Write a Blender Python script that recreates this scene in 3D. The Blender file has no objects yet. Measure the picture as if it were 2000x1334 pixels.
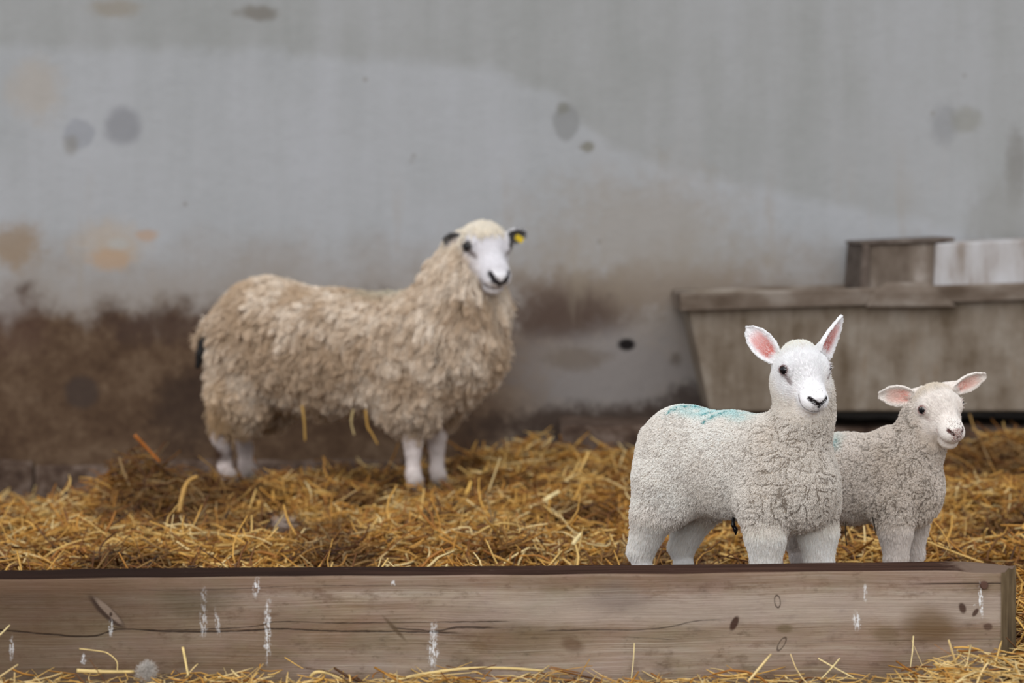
import bpy, bmesh, math
import numpy as np
from mathutils import Vector, Matrix, kdtree, noise as mnoise

# ------------------------------------------------------------------ scene
scene = bpy.context.scene
COL = scene.collection
RNG = np.random.default_rng(11)

# camera: level, 100 mm lens, eye height 0.92 m above the straw, looking along +Y
CAM_H, FPX, HX, HY = 0.92, 5556.0, 1000.0, 420.0
cam_d = bpy.data.cameras.new('camera')
cam = bpy.data.objects.new('camera', cam_d)
COL.objects.link(cam)
cam.location = (0, 0, CAM_H)
cam.rotation_euler = (math.pi / 2, 0, 0)
cam_d.sensor_width = 36.0
cam_d.lens = FPX / 2000.0 * 36.0
cam_d.shift_y = -(667.0 - HY) / 2000.0
cam_d.clip_start, cam_d.clip_end = 0.1, 100
cam_d.dof.use_dof = True
cam_d.dof.focus_distance = 6.28
cam_d.dof.aperture_fstop = 3.3
scene.camera = cam

vs = scene.view_settings
vs.view_transform = 'Standard'
vs.look = 'None'
vs.gamma = 1.0
vs.use_curve_mapping = False
vs.exposure = -0.2
scene.cycles.max_bounces = 6
scene.cycles.diffuse_bounces = 3
scene.cycles.glossy_bounces = 2
scene.cycles.transmission_bounces = 3
scene.cycles.transparent_max_bounces = 6
scene.cycles.use_denoising = True


def S2L(r, g=None, b=None):
    """sRGB 0..255 -> linear"""
    if g is None:
        r, g, b = r
    f = lambda c: (c / 255.0 / 12.92) if c / 255.0 <= 0.04045 else ((c / 255.0 + 0.055) / 1.055) ** 2.4
    return (f(r), f(g), f(b), 1.0)


def L3(*c):
    return np.array(S2L(*c)[:3], dtype=np.float32)


# ------------------------------------------------------------------ node helper
class NT:
    def __init__(self, name):
        self.m = bpy.data.materials.new(name)
        self.m.use_nodes = True
        self.t = self.m.node_tree
        self.t.nodes.clear()
        self.out = self.t.nodes.new('ShaderNodeOutputMaterial')

    def n(self, typ, ins=None, **kw):
        nd = self.t.nodes.new('ShaderNode' + typ)
        for k, v in kw.items():
            setattr(nd, k, v)
        for k, v in (ins or {}).items():
            self.put(nd.inputs[k], v)
        return nd

    def put(self, sock, v):
        if isinstance(v, bpy.types.NodeSocket):
            self.t.links.new(v, sock)
        else:
            sock.default_value = v

    def math(self, op, a, b=0.0, c=None, clamp=False):
        nd = self.t.nodes.new('ShaderNodeMath')
        nd.operation = op
        nd.use_clamp = clamp
        self.put(nd.inputs[0], a)
        self.put(nd.inputs[1], b)
        if c is not None:
            self.put(nd.inputs[2], c)
        return nd.outputs[0]

    def ramp(self, f, stops, interp='LINEAR'):
        nd = self.t.nodes.new('ShaderNodeValToRGB')
        nd.color_ramp.interpolation = interp
        e = nd.color_ramp.elements
        while len(e) < len(stops):
            e.new(0.5)
        for el, (p, c) in zip(e, stops):
            el.position = p
            el.color = c if not isinstance(c, (int, float)) else (c, c, c, 1)
        self.put(nd.inputs[0], f)
        return nd.outputs[0]

    def smooth(self, f, a, b):
        nd = self.t.nodes.new('ShaderNodeMapRange')
        nd.interpolation_type = 'SMOOTHSTEP'
        self.put(nd.inputs['Value'], f)
        nd.inputs['From Min'].default_value = a
        nd.inputs['From Max'].default_value = b
        return nd.outputs[0]

    def mix(self, f, a, b, blend='MIX'):
        nd = self.t.nodes.new('ShaderNodeMix')
        nd.data_type = 'RGBA'
        nd.blend_type = blend
        self.put(nd.inputs[0], f)
        self.put(nd.inputs[6], a)
        self.put(nd.inputs[7], b)
        return nd.outputs[2]

    def noise(self, vec, scale, detail=4.0, rough=0.5, dist=0.0, out=0):
        nd = self.t.nodes.new('ShaderNodeTexNoise')
        self.put(nd.inputs['Vector'], vec)
        nd.inputs['Scale'].default_value = scale
        nd.inputs['Detail'].default_value = detail
        nd.inputs['Roughness'].default_value = rough
        nd.inputs['Distortion'].default_value = dist
        return nd.outputs[out]

    def obj_coord(self):
        return self.n('TexCoord').outputs['Object']

    def sep(self, v):
        nd = self.n('SeparateXYZ', {0: v})
        return nd.outputs[0], nd.outputs[1], nd.outputs[2]

    def comb(self, x, y, z):
        return self.n('CombineXYZ', {0: x, 1: y, 2: z}).outputs[0]

    def scale(self, v, s):
        nd = self.n('VectorMath', {0: v, 1: s}, operation='MULTIPLY')
        return nd.outputs[0]

    def surf(self, color, rough=0.8, bump=None, bstr=0.3, bdist=0.01, spec=0.3):
        p = self.n('BsdfPrincipled')
        self.put(p.inputs['Base Color'], color)
        self.put(p.inputs['Roughness'], rough)
        p.inputs['Specular IOR Level'].default_value = spec
        if bump is not None:
            b = self.n('Bump', {'Height': bump, 'Strength': bstr, 'Distance': bdist})
            self.t.links.new(b.outputs[0], p.inputs['Normal'])
        self.t.links.new(p.outputs[0], self.out.inputs[0])
        return self.m


def attr_material(name, rough=0.75, spec=0.2, transl=0.0, attr='col', noise_amt=0.0, nscale=300.0):
    t = NT(name)
    c = t.n('Attribute', attribute_name=attr).outputs['Color']
    if noise_amt:
        nz = t.noise(t.obj_coord(), nscale, 3.0)
        f = t.math('MULTIPLY_ADD', nz, noise_amt * 2, 1.0 - noise_amt)
        c = t.n('VectorMath', {0: c, 'Scale': f}, operation='SCALE').outputs[0]
    if transl > 0:
        d = t.n('BsdfDiffuse', {'Color': c})
        tr = t.n('BsdfTranslucent', {'Color': c})
        mx = t.n('MixShader', {0: transl, 1: d.outputs[0], 2: tr.outputs[0]})
        t.t.links.new(mx.outputs[0], t.out.inputs[0])
        return t.m
    return t.surf(c, rough, spec=spec)


# ------------------------------------------------------------------ objects
def link(o, parent=None):
    COL.objects.link(o)
    if parent is not None:
        o.parent = parent
    return o


def tag(o, label=None, cat=None, group=None, kind=None):
    for k, v in (('label', label), ('category', cat), ('group', group), ('kind', kind)):
        if v:
            o[k] = v
    return o


def empty(name, loc):
    o = bpy.data.objects.new(name, None)
    o.location = loc
    o.empty_display_size = 0.1
    return link(o)


def mesh_np(name, V, F, mat=None, parent=None, smooth=True, col=None, loc=None):
    """V (n,3), F (m,3|4) numpy; vertices are given in world space, loc = object origin"""
    V = np.asarray(V, dtype=np.float32)
    if loc is None:
        loc = (0, 0, 0) if parent is None else None
    me = bpy.data.meshes.new(name)
    k = F.shape[1]
    me.vertices.add(len(V))
    me.loops.add(F.size)
    me.polygons.add(len(F))
    off = np.array(parent.location if parent is not None and loc is None else loc, dtype=np.float32)
    me.vertices.foreach_set('co', (V - off).ravel())
    me.loops.foreach_set('vertex_index', F.astype(np.int32).ravel())
    me.polygons.foreach_set('loop_start', np.arange(0, F.size, k, dtype=np.int32))
    me.polygons.foreach_set('use_smooth', np.full(len(F), smooth))
    me.update(calc_edges=True)
    if col is not None:
        a = me.color_attributes.new('col', 'FLOAT_COLOR', 'POINT')
        c4 = np.ones((len(V), 4), np.float32)
        c4[:, :3] = col
        a.data.foreach_set('color', c4.ravel())
    if mat:
        me.materials.append(mat)
    o = bpy.data.objects.new(name, me)
    if parent is None:
        o.location = off
    return link(o, parent)


def bm_obj(name, bm, mat=None, parent=None, smooth=False, loc=(0, 0, 0)):
    me = bpy.data.meshes.new(name)
    bm.to_mesh(me)
    bm.free()
    for p in me.polygons:
        p.use_smooth = smooth
    if mat:
        me.materials.append(mat)
    o = bpy.data.objects.new(name, me)
    o.location = loc
    return link(o, parent)


def at(px, py, Y):
    """point of the place seen at (px,py) of the photograph at distance Y"""
    return np.array([(px - HX) * Y / FPX, Y, CAM_H - (py - HY) * Y / FPX])


# ------------------------------------------------------------------ numpy noise (value noise, vectorised)
def vnoise(P, seed=0):
    P = np.asarray(P, dtype=np.float64)
    i = np.floor(P).astype(np.int64)
    f = P - i
    u = f * f * (3 - 2 * f)
    r = 0.0
    for dx in (0, 1):
        for dy in (0, 1):
            for dz in (0, 1):
                h = ((i[..., 0] + dx) * 374761393 + (i[..., 1] + dy) * 668265263 + (i[..., 2] + dz) * 2147483647 + seed * 974711) & 0xffffffff
                h = ((h ^ (h >> 13)) * 1274126177) & 0xffffffff
                h = ((h ^ (h >> 16)) & 0xffff) / 65535.0
                w = (u[..., 0] if dx else 1 - u[..., 0]) * (u[..., 1] if dy else 1 - u[..., 1]) * (u[..., 2] if dz else 1 - u[..., 2])
                r = r + w * h
    return r  # 0..1


def fbm(P, seed=0, oct=3):
    r, a, s = 0, 0.5, 0
    P = np.asarray(P, dtype=np.float64)
    for k in range(oct):
        r = r + a * vnoise(P * (2 ** k), seed + k * 17)
        s += a
        a *= 0.5
    return r / s


def sstep(a, b, x):
    t = np.clip((x - a) / (b - a), 0, 1)
    return t * t * (3 - 2 * t)


def unit(v):
    v = np.asarray(v, dtype=np.float64)
    return v / (np.linalg.norm(v, axis=-1, keepdims=True) + 1e-12)
# ------------------------------------------------------------------ organic bodies: smooth union of solids -> one skin
class Solid:
    def __init__(self):
        self.p = []

    def ell(self, c, r, axes=None, k=14.0, tag='body', sub=False):
        A = np.eye(3) if axes is None else np.array(axes, dtype=np.float64)
        self.p.append(('ell', np.array(c, float), np.array(r, float), A, k, tag, sub))

    def cone(self, a, b, ra, rb, k=12.0, tag='body', sub=False):
        self.p.append(('cone', np.array(a, float), np.array(b, float), ra, rb, k, tag, sub))

    def chain(self, pts, k=12.0, tag='body', sub=False):
        for (a, ra), (b, rb) in zip(pts[:-1], pts[1:]):
            self.cone(a, b, ra, rb, k, tag, sub)

    def ear(self, o, e, q, L, W, T=3.2, cup=7.0, k=5.0, tag='ear', tip=0.05, bend=0.0, prof=None):
        e = unit(e)
        q = unit(np.array(q, float) - np.dot(q, e) * e)
        s = np.cross(q, e)
        self.p.append(('ear', np.array(o, float), np.array([e, s, q]), (L, W, T, cup, tip, bend, prof or [.52, .72, .93, 1, .84, .48]), k, tag, False))

    @staticmethod
    def ear_coords(pr, P):
        L, W, T, cup, tip, bend, prof = pr[3]
        X = (P - pr[1]) @ pr[2].T
        t = X[:, 0] / L
        w = W * np.interp(t, [0, .12, .3, .5, .72, .9, 1.0], prof + [tip])
        yy = X[:, 1] / w
        zc = cup * (np.clip(yy, -1.2, 1.2) ** 2) * np.interp(t, [0, .3, 1], [1.5, 1, .5]) + bend * t * t
        return t, w, yy, X[:, 2] - zc, X

    def one(self, pr, P):
        if pr[0] == 'ell':
            q = (P - pr[1]) @ pr[3].T / pr[2]
            k0 = np.sqrt((q * q).sum(1)) + 1e-9
            g = q / pr[2]
            k1 = np.sqrt((g * g).sum(1)) + 1e-9
            return k0 * (k0 - 1.0) / k1
        if pr[0] == 'cone':
            a, b, ra, rb = pr[1:5]
            ab = b - a
            h = np.clip(((P - a) @ ab) / (ab @ ab + 1e-9), 0, 1)
            d = P - a - h[:, None] * ab
            return np.sqrt((d * d).sum(1)) - (ra + (rb - ra) * h)
        if pr[0] == 'ear':
            t, w, yy, z, X = self.ear_coords(pr, P)
            L, W, T, cup, tip, bend, prof = pr[3]
            dx = np.maximum(-X[:, 0], X[:, 0] - L)
            dy = (np.abs(yy) - 1) * w * 0.8
            th = T * np.interp(t, [0, .4, 1], [1.5, 1, .7])
            dz = (np.abs(z) - th) * 0.85
            m = np.maximum(np.maximum(dx, dy), dz)
            out = np.sqrt(np.maximum(dx, 0) ** 2 + np.maximum(dy, 0) ** 2 + np.maximum(dz, 0) ** 2)
            return np.where(m > 0, out, m)

    @staticmethod
    def bound(pr):
        if pr[0] == 'ell':
            return pr[1], pr[2].max()
        if pr[0] == 'cone':
            return (pr[1] + pr[2]) / 2, np.linalg.norm(pr[2] - pr[1]) / 2 + max(pr[3], pr[4])
        L, W = pr[3][0], pr[3][1]
        return pr[1] + pr[2][0] * L / 2, L / 2 + W

    def eval(self, P, tags=False):
        P = np.asarray(P, dtype=np.float64)
        d = np.full(len(P), 1e6)
        td = {}
        P32 = P.astype(np.float32)
        for pr in self.p:
            k, tg, sub = pr[-3], pr[-2], pr[-1]
            c_, r_ = self.bound(pr)
            q_ = P32 - c_.astype(np.float32)
            sel = np.nonzero(np.einsum('ij,ij->i', q_, q_) < (r_ + 62.0) ** 2)[0]
            if tags and not sub and tg not in td:
                td[tg] = np.full(len(P), 1e6)
            if not len(sel):
                continue
            di = self.one(pr, P[sel])
            ds = d[sel]
            if sub:
                di = -di
                h = np.clip(0.5 - 0.5 * (ds - di) / k, 0, 1)
                d[sel] = ds + (di - ds) * h + k * h * (1 - h)
            else:
                if tags:
                    td[tg][sel] = np.minimum(td[tg][sel], di)
                h = np.clip(0.5 + 0.5 * (ds - di) / k, 0, 1)
                d[sel] = ds + (di - ds) * h - k * h * (1 - h)
        return (d, td) if tags else d

    def grad(self, P, e=0.6):
        g = np.zeros((len(P), 3))
        for i in range(3):
            o = np.zeros(3)
            o[i] = e
            g[:, i] = self.eval(P + o) - self.eval(P - o)
        return g / (2 * e)

    def skin(self, lo, hi, h):
        """surface nets on a sparse band of a grid with spacing h"""
        lo, hi = np.array(lo, float), np.array(hi, float)
        c = 4
        nc = np.ceil((hi - lo) / (h * c)).astype(int) + 1
        n = nc * c
        ax = [lo[i] + (np.arange(nc[i]) + 0.5) * h * c - 0.5 * h for i in range(3)]
        G = np.stack(np.meshgrid(*ax, indexing='ij'), -1).reshape(-1, 3)
        dc = self.eval(G)
        near = np.abs(dc) < h * c * 1.6
        g = np.repeat(np.repeat(np.repeat(dc.reshape(nc), c, 0), c, 1), c, 2).astype(np.float32)
        m = np.repeat(np.repeat(np.repeat(near.reshape(nc), c, 0), c, 1), c, 2)
        idx = np.argwhere(m)
        g[m] = self.eval(lo + idx * h)
        ins = g < 0
        cnt = np.zeros(np.array(g.shape) - 1, np.int8)
        for dx in (0, 1):
            for dy in (0, 1):
                for dz in (0, 1):
                    cnt += ins[dx:n[0] - 1 + dx, dy:n[1] - 1 + dy, dz:n[2] - 1 + dz]
        act = np.argwhere((cnt > 0) & (cnt < 8))
        vid = np.full(cnt.shape, -1, np.int64)
        vid[act[:, 0], act[:, 1], act[:, 2]] = np.arange(len(act))
        acc = np.zeros((len(act), 3))
        num = np.zeros(len(act))
        for a in range(3):
            b, cc = [i for i in range(3) if i != a]
            for ob in (0, 1):
                for oc in (0, 1):
                    o0 = np.zeros(3, int)
                    o0[b], o0[cc] = ob, oc
                    o1 = o0.copy()
                    o1[a] = 1
                    i0, i1 = act + o0, act + o1
                    g0, g1 = g[tuple(i0.T)], g[tuple(i1.T)]
                    x = (g0 < 0) != (g1 < 0)
                    t = np.where(x, g0 / np.where(x, g0 - g1, 1), 0)
                    p = o0 + np.zeros((len(act), 3))
                    p[:, a] += t
                    acc += p * x[:, None]
                    num += x
        V = lo + (act + acc / num[:, None]) * h
        F = []
        for a in range(3):
            b, cc = (a + 1) % 3, (a + 2) % 3
            sl0 = [slice(1, s - 1) for s in g.shape]
            sl1 = list(sl0)
            sl0[a], sl1[a] = slice(0, g.shape[a] - 1), slice(1, g.shape[a])
            s0, s1 = ins[tuple(sl0)], ins[tuple(sl1)]
            e = np.argwhere(s0 != s1)
            flip = s0[tuple(e.T)]
            e = e + np.array([0 if i == a else 1 for i in range(3)])
            q = []
            for (ob, oc) in ((1, 1), (0, 1), (0, 0), (1, 0)):
                k = e.copy()
                k[:, b] -= ob
                k[:, cc] -= oc
                q.append(vid[tuple(k.T)])
            q = np.stack(q, 1)
            q = q[(q >= 0).all(1)] if not (q >= 0).all() else q
            q = np.where(flip[:len(q), None], q, q[:, ::-1])
            F.append(q)
        F = np.concatenate(F)
        for _ in range(2):
            d = self.eval(V)
            gr = self.grad(V)
            st = np.clip(d, -h, h)[:, None] * gr / ((gr * gr).sum(1)[:, None] + 0.05)
            V = V - 0.8 * st
        N = unit(self.grad(V))
        return V, F, N


def sample_surface(V, F, w, n, rng):
    T = np.concatenate([F[:, [0, 1, 2]], F[:, [0, 2, 3]]])
    A = 0.5 * np.linalg.norm(np.cross(V[T[:, 1]] - V[T[:, 0]], V[T[:, 2]] - V[T[:, 0]]), axis=1)
    wt = A * w[T].mean(1)
    cs = np.cumsum(wt)
    t = np.searchsorted(cs, rng.random(n) * cs[-1])
    t = np.clip(t, 0, len(T) - 1)
    r1, r2 = np.sqrt(rng.random(n)), rng.random(n)
    B = np.stack([1 - r1, r1 * (1 - r2), r1 * r2], 1)
    return T[t], B


def hair_object(name, P, R, C, mat, parent, to_world):
    """P (n,K,3) local, R (n,K) radius in m, C (n,K,3)"""
    n, K = P.shape[:2]
    W = to_world(P.reshape(-1, 3)).astype(np.float32) - np.array(parent.location, np.float32)
    cu = bpy.data.hair_curves.new(name)
    cu.add_curves([K] * n)
    cu.attributes['position'].data.foreach_set('vector', W.ravel())
    a = cu.attributes.new('radius', 'FLOAT', 'POINT')
    a.data.foreach_set('value', R.astype(np.float32).ravel())
    c4 = np.ones((n * K, 4), np.float32)
    c4[:, :3] = C.reshape(-1, 3)
    b = cu.attributes.new('col', 'FLOAT_COLOR', 'POINT')
    b.data.foreach_set('color', c4.ravel())
    cu.materials.append(mat)
    o = bpy.data.objects.new(name, cu)
    return link(o, parent)


def grow(P, N, D, Ln, K, rng, lift=0.5, clump=0.0, clump_pull=0.7, curl=0.0, curl_f=2.0, droop=None, jitter=0.15):
    """strands: roots P, normals N, lie directions D (tangential), lengths Ln -> points (n,K,3)"""
    n = len(P)
    lift = np.broadcast_to(np.asarray(lift, float), (n,))
    D = unit(D - (D * N).sum(1)[:, None] * N)
    d = unit(N * lift[:, None] + D * (1 - lift)[:, None] + rng.normal(0, jitter, (n, 3)))
    s = np.linspace(0, 1, K)
    path = P[:, None, :] + d[:, None, :] * (Ln[:, None] * s)[:, :, None]
    # bend over along D with the tip
    path += D[:, None, :] * (0.35 * Ln[:, None] * s * s * lift[:, None])[:, :, None]
    if droop is not None:
        path[:, :, 2] -= droop[:, None] * s * s
    edge = np.zeros(n)
    if clump > 0:
        m = max(8, int(n / clump))
        ci = rng.choice(n, m, replace=False)
        kd = kdtree.KDTree(m)
        for j, c in enumerate(ci):
            kd.insert(P[c], j)
        kd.balance()
        near = np.empty(n, int)
        for i, q in enumerate(P.tolist()):
            near[i] = kd.find(q)[1]
        cid = ci[near]
        tip = path[cid, -1]
        off = tip - path[:, -1]
        off *= (np.linalg.norm(P - P[cid], axis=1) < 3.0 * (np.median(np.linalg.norm(P - P[cid], axis=1)) + 1e-9))[:, None]
        pull = np.broadcast_to(np.asarray(clump_pull, float) * (s ** 1.3)[None], (n, K))
        path += off[:, None, :] * pull[:, :, None]
        dist = np.linalg.norm(P - P[cid], axis=1)
        edge = dist
        if curl > 0:
            ph = rng.random(m)[near] * 6.283 + rng.normal(0, .35, n)
            e1 = unit(np.cross(d, N + 0.3 * D + 1e-3))
            e2 = np.cross(d, e1)
            an = ph[:, None] + 6.283 * curl_f * s[None]
            amp = (curl * np.minimum(s * 2.2, 1))[None, :, None]
            path += amp * (e1[:, None] * np.cos(an)[:, :, None] + e2[:, None] * np.sin(an)[:, :, None])
    return path, edge
# ------------------------------------------------------------------ light: soft daylight of an open-fronted barn
w = bpy.data.worlds.new('world')
scene.world = w
w.use_nodes = True
bg = w.node_tree.nodes['Background']
bg.inputs[0].default_value = (0.90, 0.95, 1.0, 1)
bg.inputs[1].default_value = 1.05
sd = bpy.data.lights.new('daylight', 'SUN')
sd.energy = 2.1
sd.angle = math.radians(70)
sd.color = (1.0, 0.98, 0.95)
so = bpy.data.objects.new('daylight', sd)
so.rotation_euler = (math.radians(50), math.radians(-22), 0)
link(so)

WY = 10.7          # distance of the back wall


def ground(x, y):
    """height of the straw bed"""
    x, y = np.asarray(x, float), np.asarray(y, float)
    P = np.stack([x, y, 0 * x], -1)
    z = 0.05 * (fbm(P * 1.7, 2, 2) - .5) + 0.10 * (fbm(P * 5.5, 4, 2) - .5)
    far = sstep(8.0, 10.4, y)
    z = z * (1 - .45 * far)
    z += far * (-.055 + .065 * sstep(-.35, .05, x) - .12 * sstep(-.95, -1.4, x))
    z += 0.17 * np.exp(-(((x + 1.24) / .20) ** 2 + ((y - 9.3) / .30) ** 2))      # heap at the left
    z += 0.05 * np.exp(-(((x + .75) / .35) ** 2 + ((y - 9.2) / .25) ** 2))
    z += 0.05 * np.exp(-(((x - .05) / .35) ** 2 + ((y - 10.2) / .3) ** 2))
    z += (0.085 * sstep(1.35, 1.8, x) + .03 * sstep(-.15, .1, x)) * far
    z += -0.05 * np.exp(-(((x + 1.02) / .15) ** 2 + ((y - 8.6) / .25) ** 2))
    z *= sstep(5.75, 6.3, y) * .8 + .2
    return z


# ---- earth floor
nx, ny = 150, 130
gx, gy = np.linspace(-5.5, 5.5, nx), np.linspace(3.0, WY + .02, ny)
GX, GY = np.meshgrid(gx, gy, indexing='ij')
GZ = ground(GX, GY) - 0.03
idx = np.arange(nx * ny).reshape(nx, ny)
Fg = np.stack([idx[:-1, :-1], idx[1:, :-1], idx[1:, 1:], idx[:-1, 1:]], -1).reshape(-1, 4)
t = NT('dirty_bedding')
oc = t.obj_coord()
nz = t.noise(oc, 14, 6, .65)
nf = t.noise(t.scale(oc, (60, 200, 60)), 1.0, 4, .6)
c = t.ramp(t.math('ADD', t.math('MULTIPLY', nz, .6), t.math('MULTIPLY', nf, .4)),
           [(.35, S2L(46, 28, 14)), (.5, S2L(92, 60, 26)), (.66, S2L(140, 98, 42))])
floor = mesh_np('floor', np.stack([GX, GY, GZ], -1).reshape(-1, 3), Fg, t.surf(c, .95, nf, .6, .02, .1))
tag(floor, 'earth floor of the barn under the straw', kind='structure')

# ---- cement wall with stains
S_W = WY / FPX


def wxz(px, py):
    return (px - HX) * S_W, CAM_H - (py - HY) * S_W


t = NT('stained_cement')
oc = t.obj_coord()
X, Y_, Z = t.sep(oc)
n1 = t.noise(oc, 1.6, 5, .55)
n2 = t.noise(oc, 6.5, 6, .6)
n3 = t.noise(t.scale(oc, (9, 9, 1.2)), 1.0, 4, .6)       # vertical streaks
n4 = t.noise(oc, 28, 4, .6)
# plain cement
cem = t.ramp(t.math('ADD', t.math('MULTIPLY', n1, .55), t.math('MULTIPLY', n3, .45)),
             [(.36, S2L(150, 151, 150)), (.5, S2L(163, 163, 164)), (.64, S2L(174, 174, 178))])
# later coat of render: lighter area bounded by a falling line
xs = [(0, 85), (400, 86), (620, 96), (960, 128), (1100, 190), (1190, 285), (1400, 345), (1720, 412), (2000, 470)]
cur = t.n('FloatCurve')
cm = cur.mapping.curves[0]
x0w, x1w = wxz(-400, 0)[0], wxz(2400, 0)[0]
z0w, z1w = wxz(0, 600)[1], wxz(0, 0)[1]
pts = [((wxz(px, py)[0] - x0w) / (x1w - x0w), (wxz(px, py)[1] - z0w) / (z1w - z0w)) for px, py in [(-390, 85)] + xs + [(2390, 500)]]
while len(cm.points) < len(pts):
    cm.points.new(.5, .5)
for p_, (a, b) in zip(cm.points, pts):
    p_.location = (a, b)
    p_.handle_type = 'VECTOR'
cur.mapping.update()
xn = t.math('DIVIDE', t.math('SUBTRACT', X, x0w), x1w - x0w)
t.put(cur.inputs['Value'], xn)
lim = t.math('MULTIPLY_ADD', cur.outputs[0], z1w - z0w, z0w)
dl = t.math('SUBTRACT', lim, Z)
dl = t.math('ADD', dl, t.math('MULTIPLY', t.math('SUBTRACT', n2, .5), .12))
patch = t.smooth(dl, -.02, .05)
col = t.mix(t.math('MULTIPLY', patch, .75), t.mix(.5, cem, S2L(148, 148, 146)), t.mix(.55, cem, S2L(174, 175, 180)))


n5 = t.math('ADD', t.math('MULTIPLY', n2, .55), t.math('MULTIPLY', n4, .45))


def spot(px, py, rx, ry, color, amt=.8, soft=.5, wob=1.3, nz=None):
    """a stain or painted shade patch: ellipse with a ragged rim"""
    global col
    cx, cz = wxz(px, py)
    dx = t.math('DIVIDE', t.math('SUBTRACT', X, cx), rx * S_W)
    dz = t.math('DIVIDE', t.math('SUBTRACT', Z, cz), ry * S_W)
    d = t.math('SQRT', t.math('ADD', t.math('MULTIPLY', dx, dx), t.math('MULTIPLY', dz, dz)))
    d = t.math('ADD', d, t.math('MULTIPLY', t.math('SUBTRACT', nz or n5, .5), wob * 2))
    m = t.math('MULTIPLY', t.smooth(d, 1 + soft, 1 - soft), amt)
    col = t.mix(m, col, color)


BR = S2L(126, 108, 92)
# dirt thrown up along the foot of the wall
low = t.math('ADD', Z, t.math('MULTIPLY', t.math('SUBTRACT', n2, .5), .34))
low = t.math('ADD', low, t.math('MULTIPLY', t.math('SUBTRACT', n1, .5), .35))
low = t.math('ADD', low, t.math('MULTIPLY', t.math('SUBTRACT', n3, .5), .10))
zt_l = wxz(0, 590)[1]
brown = t.ramp(t.math('ADD', t.math('MULTIPLY', n2, .6), t.math('MULTIPLY', n4, .4)),
               [(.34, S2L(68, 50, 38)), (.5, S2L(90, 70, 54)), (.66, S2L(112, 92, 74))])
warm = t.math('MULTIPLY', t.smooth(low, zt_l + .30, zt_l + .02), .55)
col = t.mix(warm, col, S2L(140, 124, 108))
left = t.smooth(t.math('ADD', X, t.math('MULTIPLY', t.math('SUBTRACT', n1, .5), .4)), wxz(1200, 0)[0], wxz(900, 0)[0])
solid = t.math('MULTIPLY', t.smooth(low, zt_l + .06, zt_l - .09), t.math('MULTIPLY_ADD', left, .8, .2))
col = t.mix(solid, col, brown)
spot(1120, 590, 130, 50, S2L(98, 80, 68), .85, .5)
spot(1300, 560, 200, 40, S2L(124, 106, 90), .7, .6)
spot(1250, 470, 210, 120, S2L(150, 140, 128), .55, .6)
spot(1100, 620, 90, 50, S2L(84, 68, 60), .8, .5)
spot(1200, 730, 170, 70, S2L(140, 134, 132), .75, .5)
spot(1120, 700, 60, 24, S2L(112, 98, 84), .6, .5)
spot(1180, 830, 260, 38, S2L(66, 52, 44), .9, .45)
spot(1345, 790, 60, 40, S2L(60, 48, 42), .85, .5)  # brown mark with the shade left of the trough painted in
spot(1224, 673, 16, 11, S2L(30, 26, 26), 1.0, .35, .3)
spot(1320, 700, 12, 14, S2L(92, 82, 72), .6, .5)
spot(155, 262, 30, 30, S2L(150, 151, 156), .9, .15, .25, n4)
spot(138, 285, 14, 20, S2L(132, 128, 122), .6, .5)
spot(240, 246, 34, 36, S2L(134, 134, 138), .8, .35, .35)
spot(1106, 238, 25, 36, S2L(138, 138, 138), .85, .2, .4)
spot(1098, 210, 14, 12, S2L(120, 118, 108), .6, .5)
spot(1148, 286, 15, 12, S2L(122, 118, 106), .8, .4)
spot(1842, 240, 24, 34, S2L(140, 140, 142), .7, .5)
spot(1890, 235, 26, 24, S2L(136, 134, 126), .6, .5)
spot(500, 24, 40, 14, S2L(116, 110, 102), .75, .5)
spot(220, 16, 46, 16, S2L(138, 126, 108), .55, .6)
spot(222, 478, 62, 40, S2L(176, 158, 138), .6, .6, 1.1)
spot(215, 508, 42, 24, S2L(174, 146, 120), .75, .4, .9)
spot(286, 460, 22, 12, S2L(176, 146, 122), .65, .4, .9)
spot(232, 476, 20, 12, S2L(172, 172, 170), .6, .5, .8)
spot(25, 480, 46, 40, S2L(142, 118, 90), .7, .6)
spot(70, 180, 46, 56, S2L(168, 156, 142), .5, .6)
spot(160, 766, 33, 31, S2L(70, 58, 52), .85, .25, .25)
spot(330, 640, 120, 30, S2L(72, 56, 50), .6, .6)
spot(370, 800, 60, 70, S2L(58, 46, 40), .6, .6)
spot(30, 640, 60, 60, S2L(84, 62, 54), .5, .6)
spot(1985, 330, 20, 60, S2L(118, 114, 108), .6, .6)
spot(1960, 420, 60, 70, S2L(140, 138, 134), .6, .6)
# small pits and rust flecks
v = t.n('TexVoronoi', {'Vector': oc, 'Scale': 7.0}, feature='F1').outputs['Distance']
vm = t.math('MULTIPLY', t.smooth(v, .09, .03), t.smooth(n2, .52, .6))
col = t.mix(t.math('MULTIPLY', vm, .5), col, S2L(120, 112, 100))
streak = t.math('MULTIPLY', t.smooth(n3, .55, .72), .5)
col = t.mix(t.math('MULTIPLY', streak, t.math('MULTIPLY', t.smooth(Z, 1.4, .6), t.smooth(Z, .42, .62))), col, S2L(150, 138, 122))
col = t.n('VectorMath', {0: col, 'Scale': .90}, operation='SCALE').outputs[0]
wall_m = t.surf(col, .9, t.math('ADD', n2, t.math('MULTIPLY', n4, .4)), .25, .02, .15)
bm = bmesh.new()
bmesh.ops.create_cube(bm, size=1.0)
bmesh.ops.scale(bm, vec=(14, .3, 5.0), verts=bm.verts)
bmesh.ops.translate(bm, vec=(0, WY + .15, 1.7), verts=bm.verts)
wall = bm_obj('wall_back', bm, wall_m)
tag(wall, 'stained grey cement back wall', kind='structure')


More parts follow.
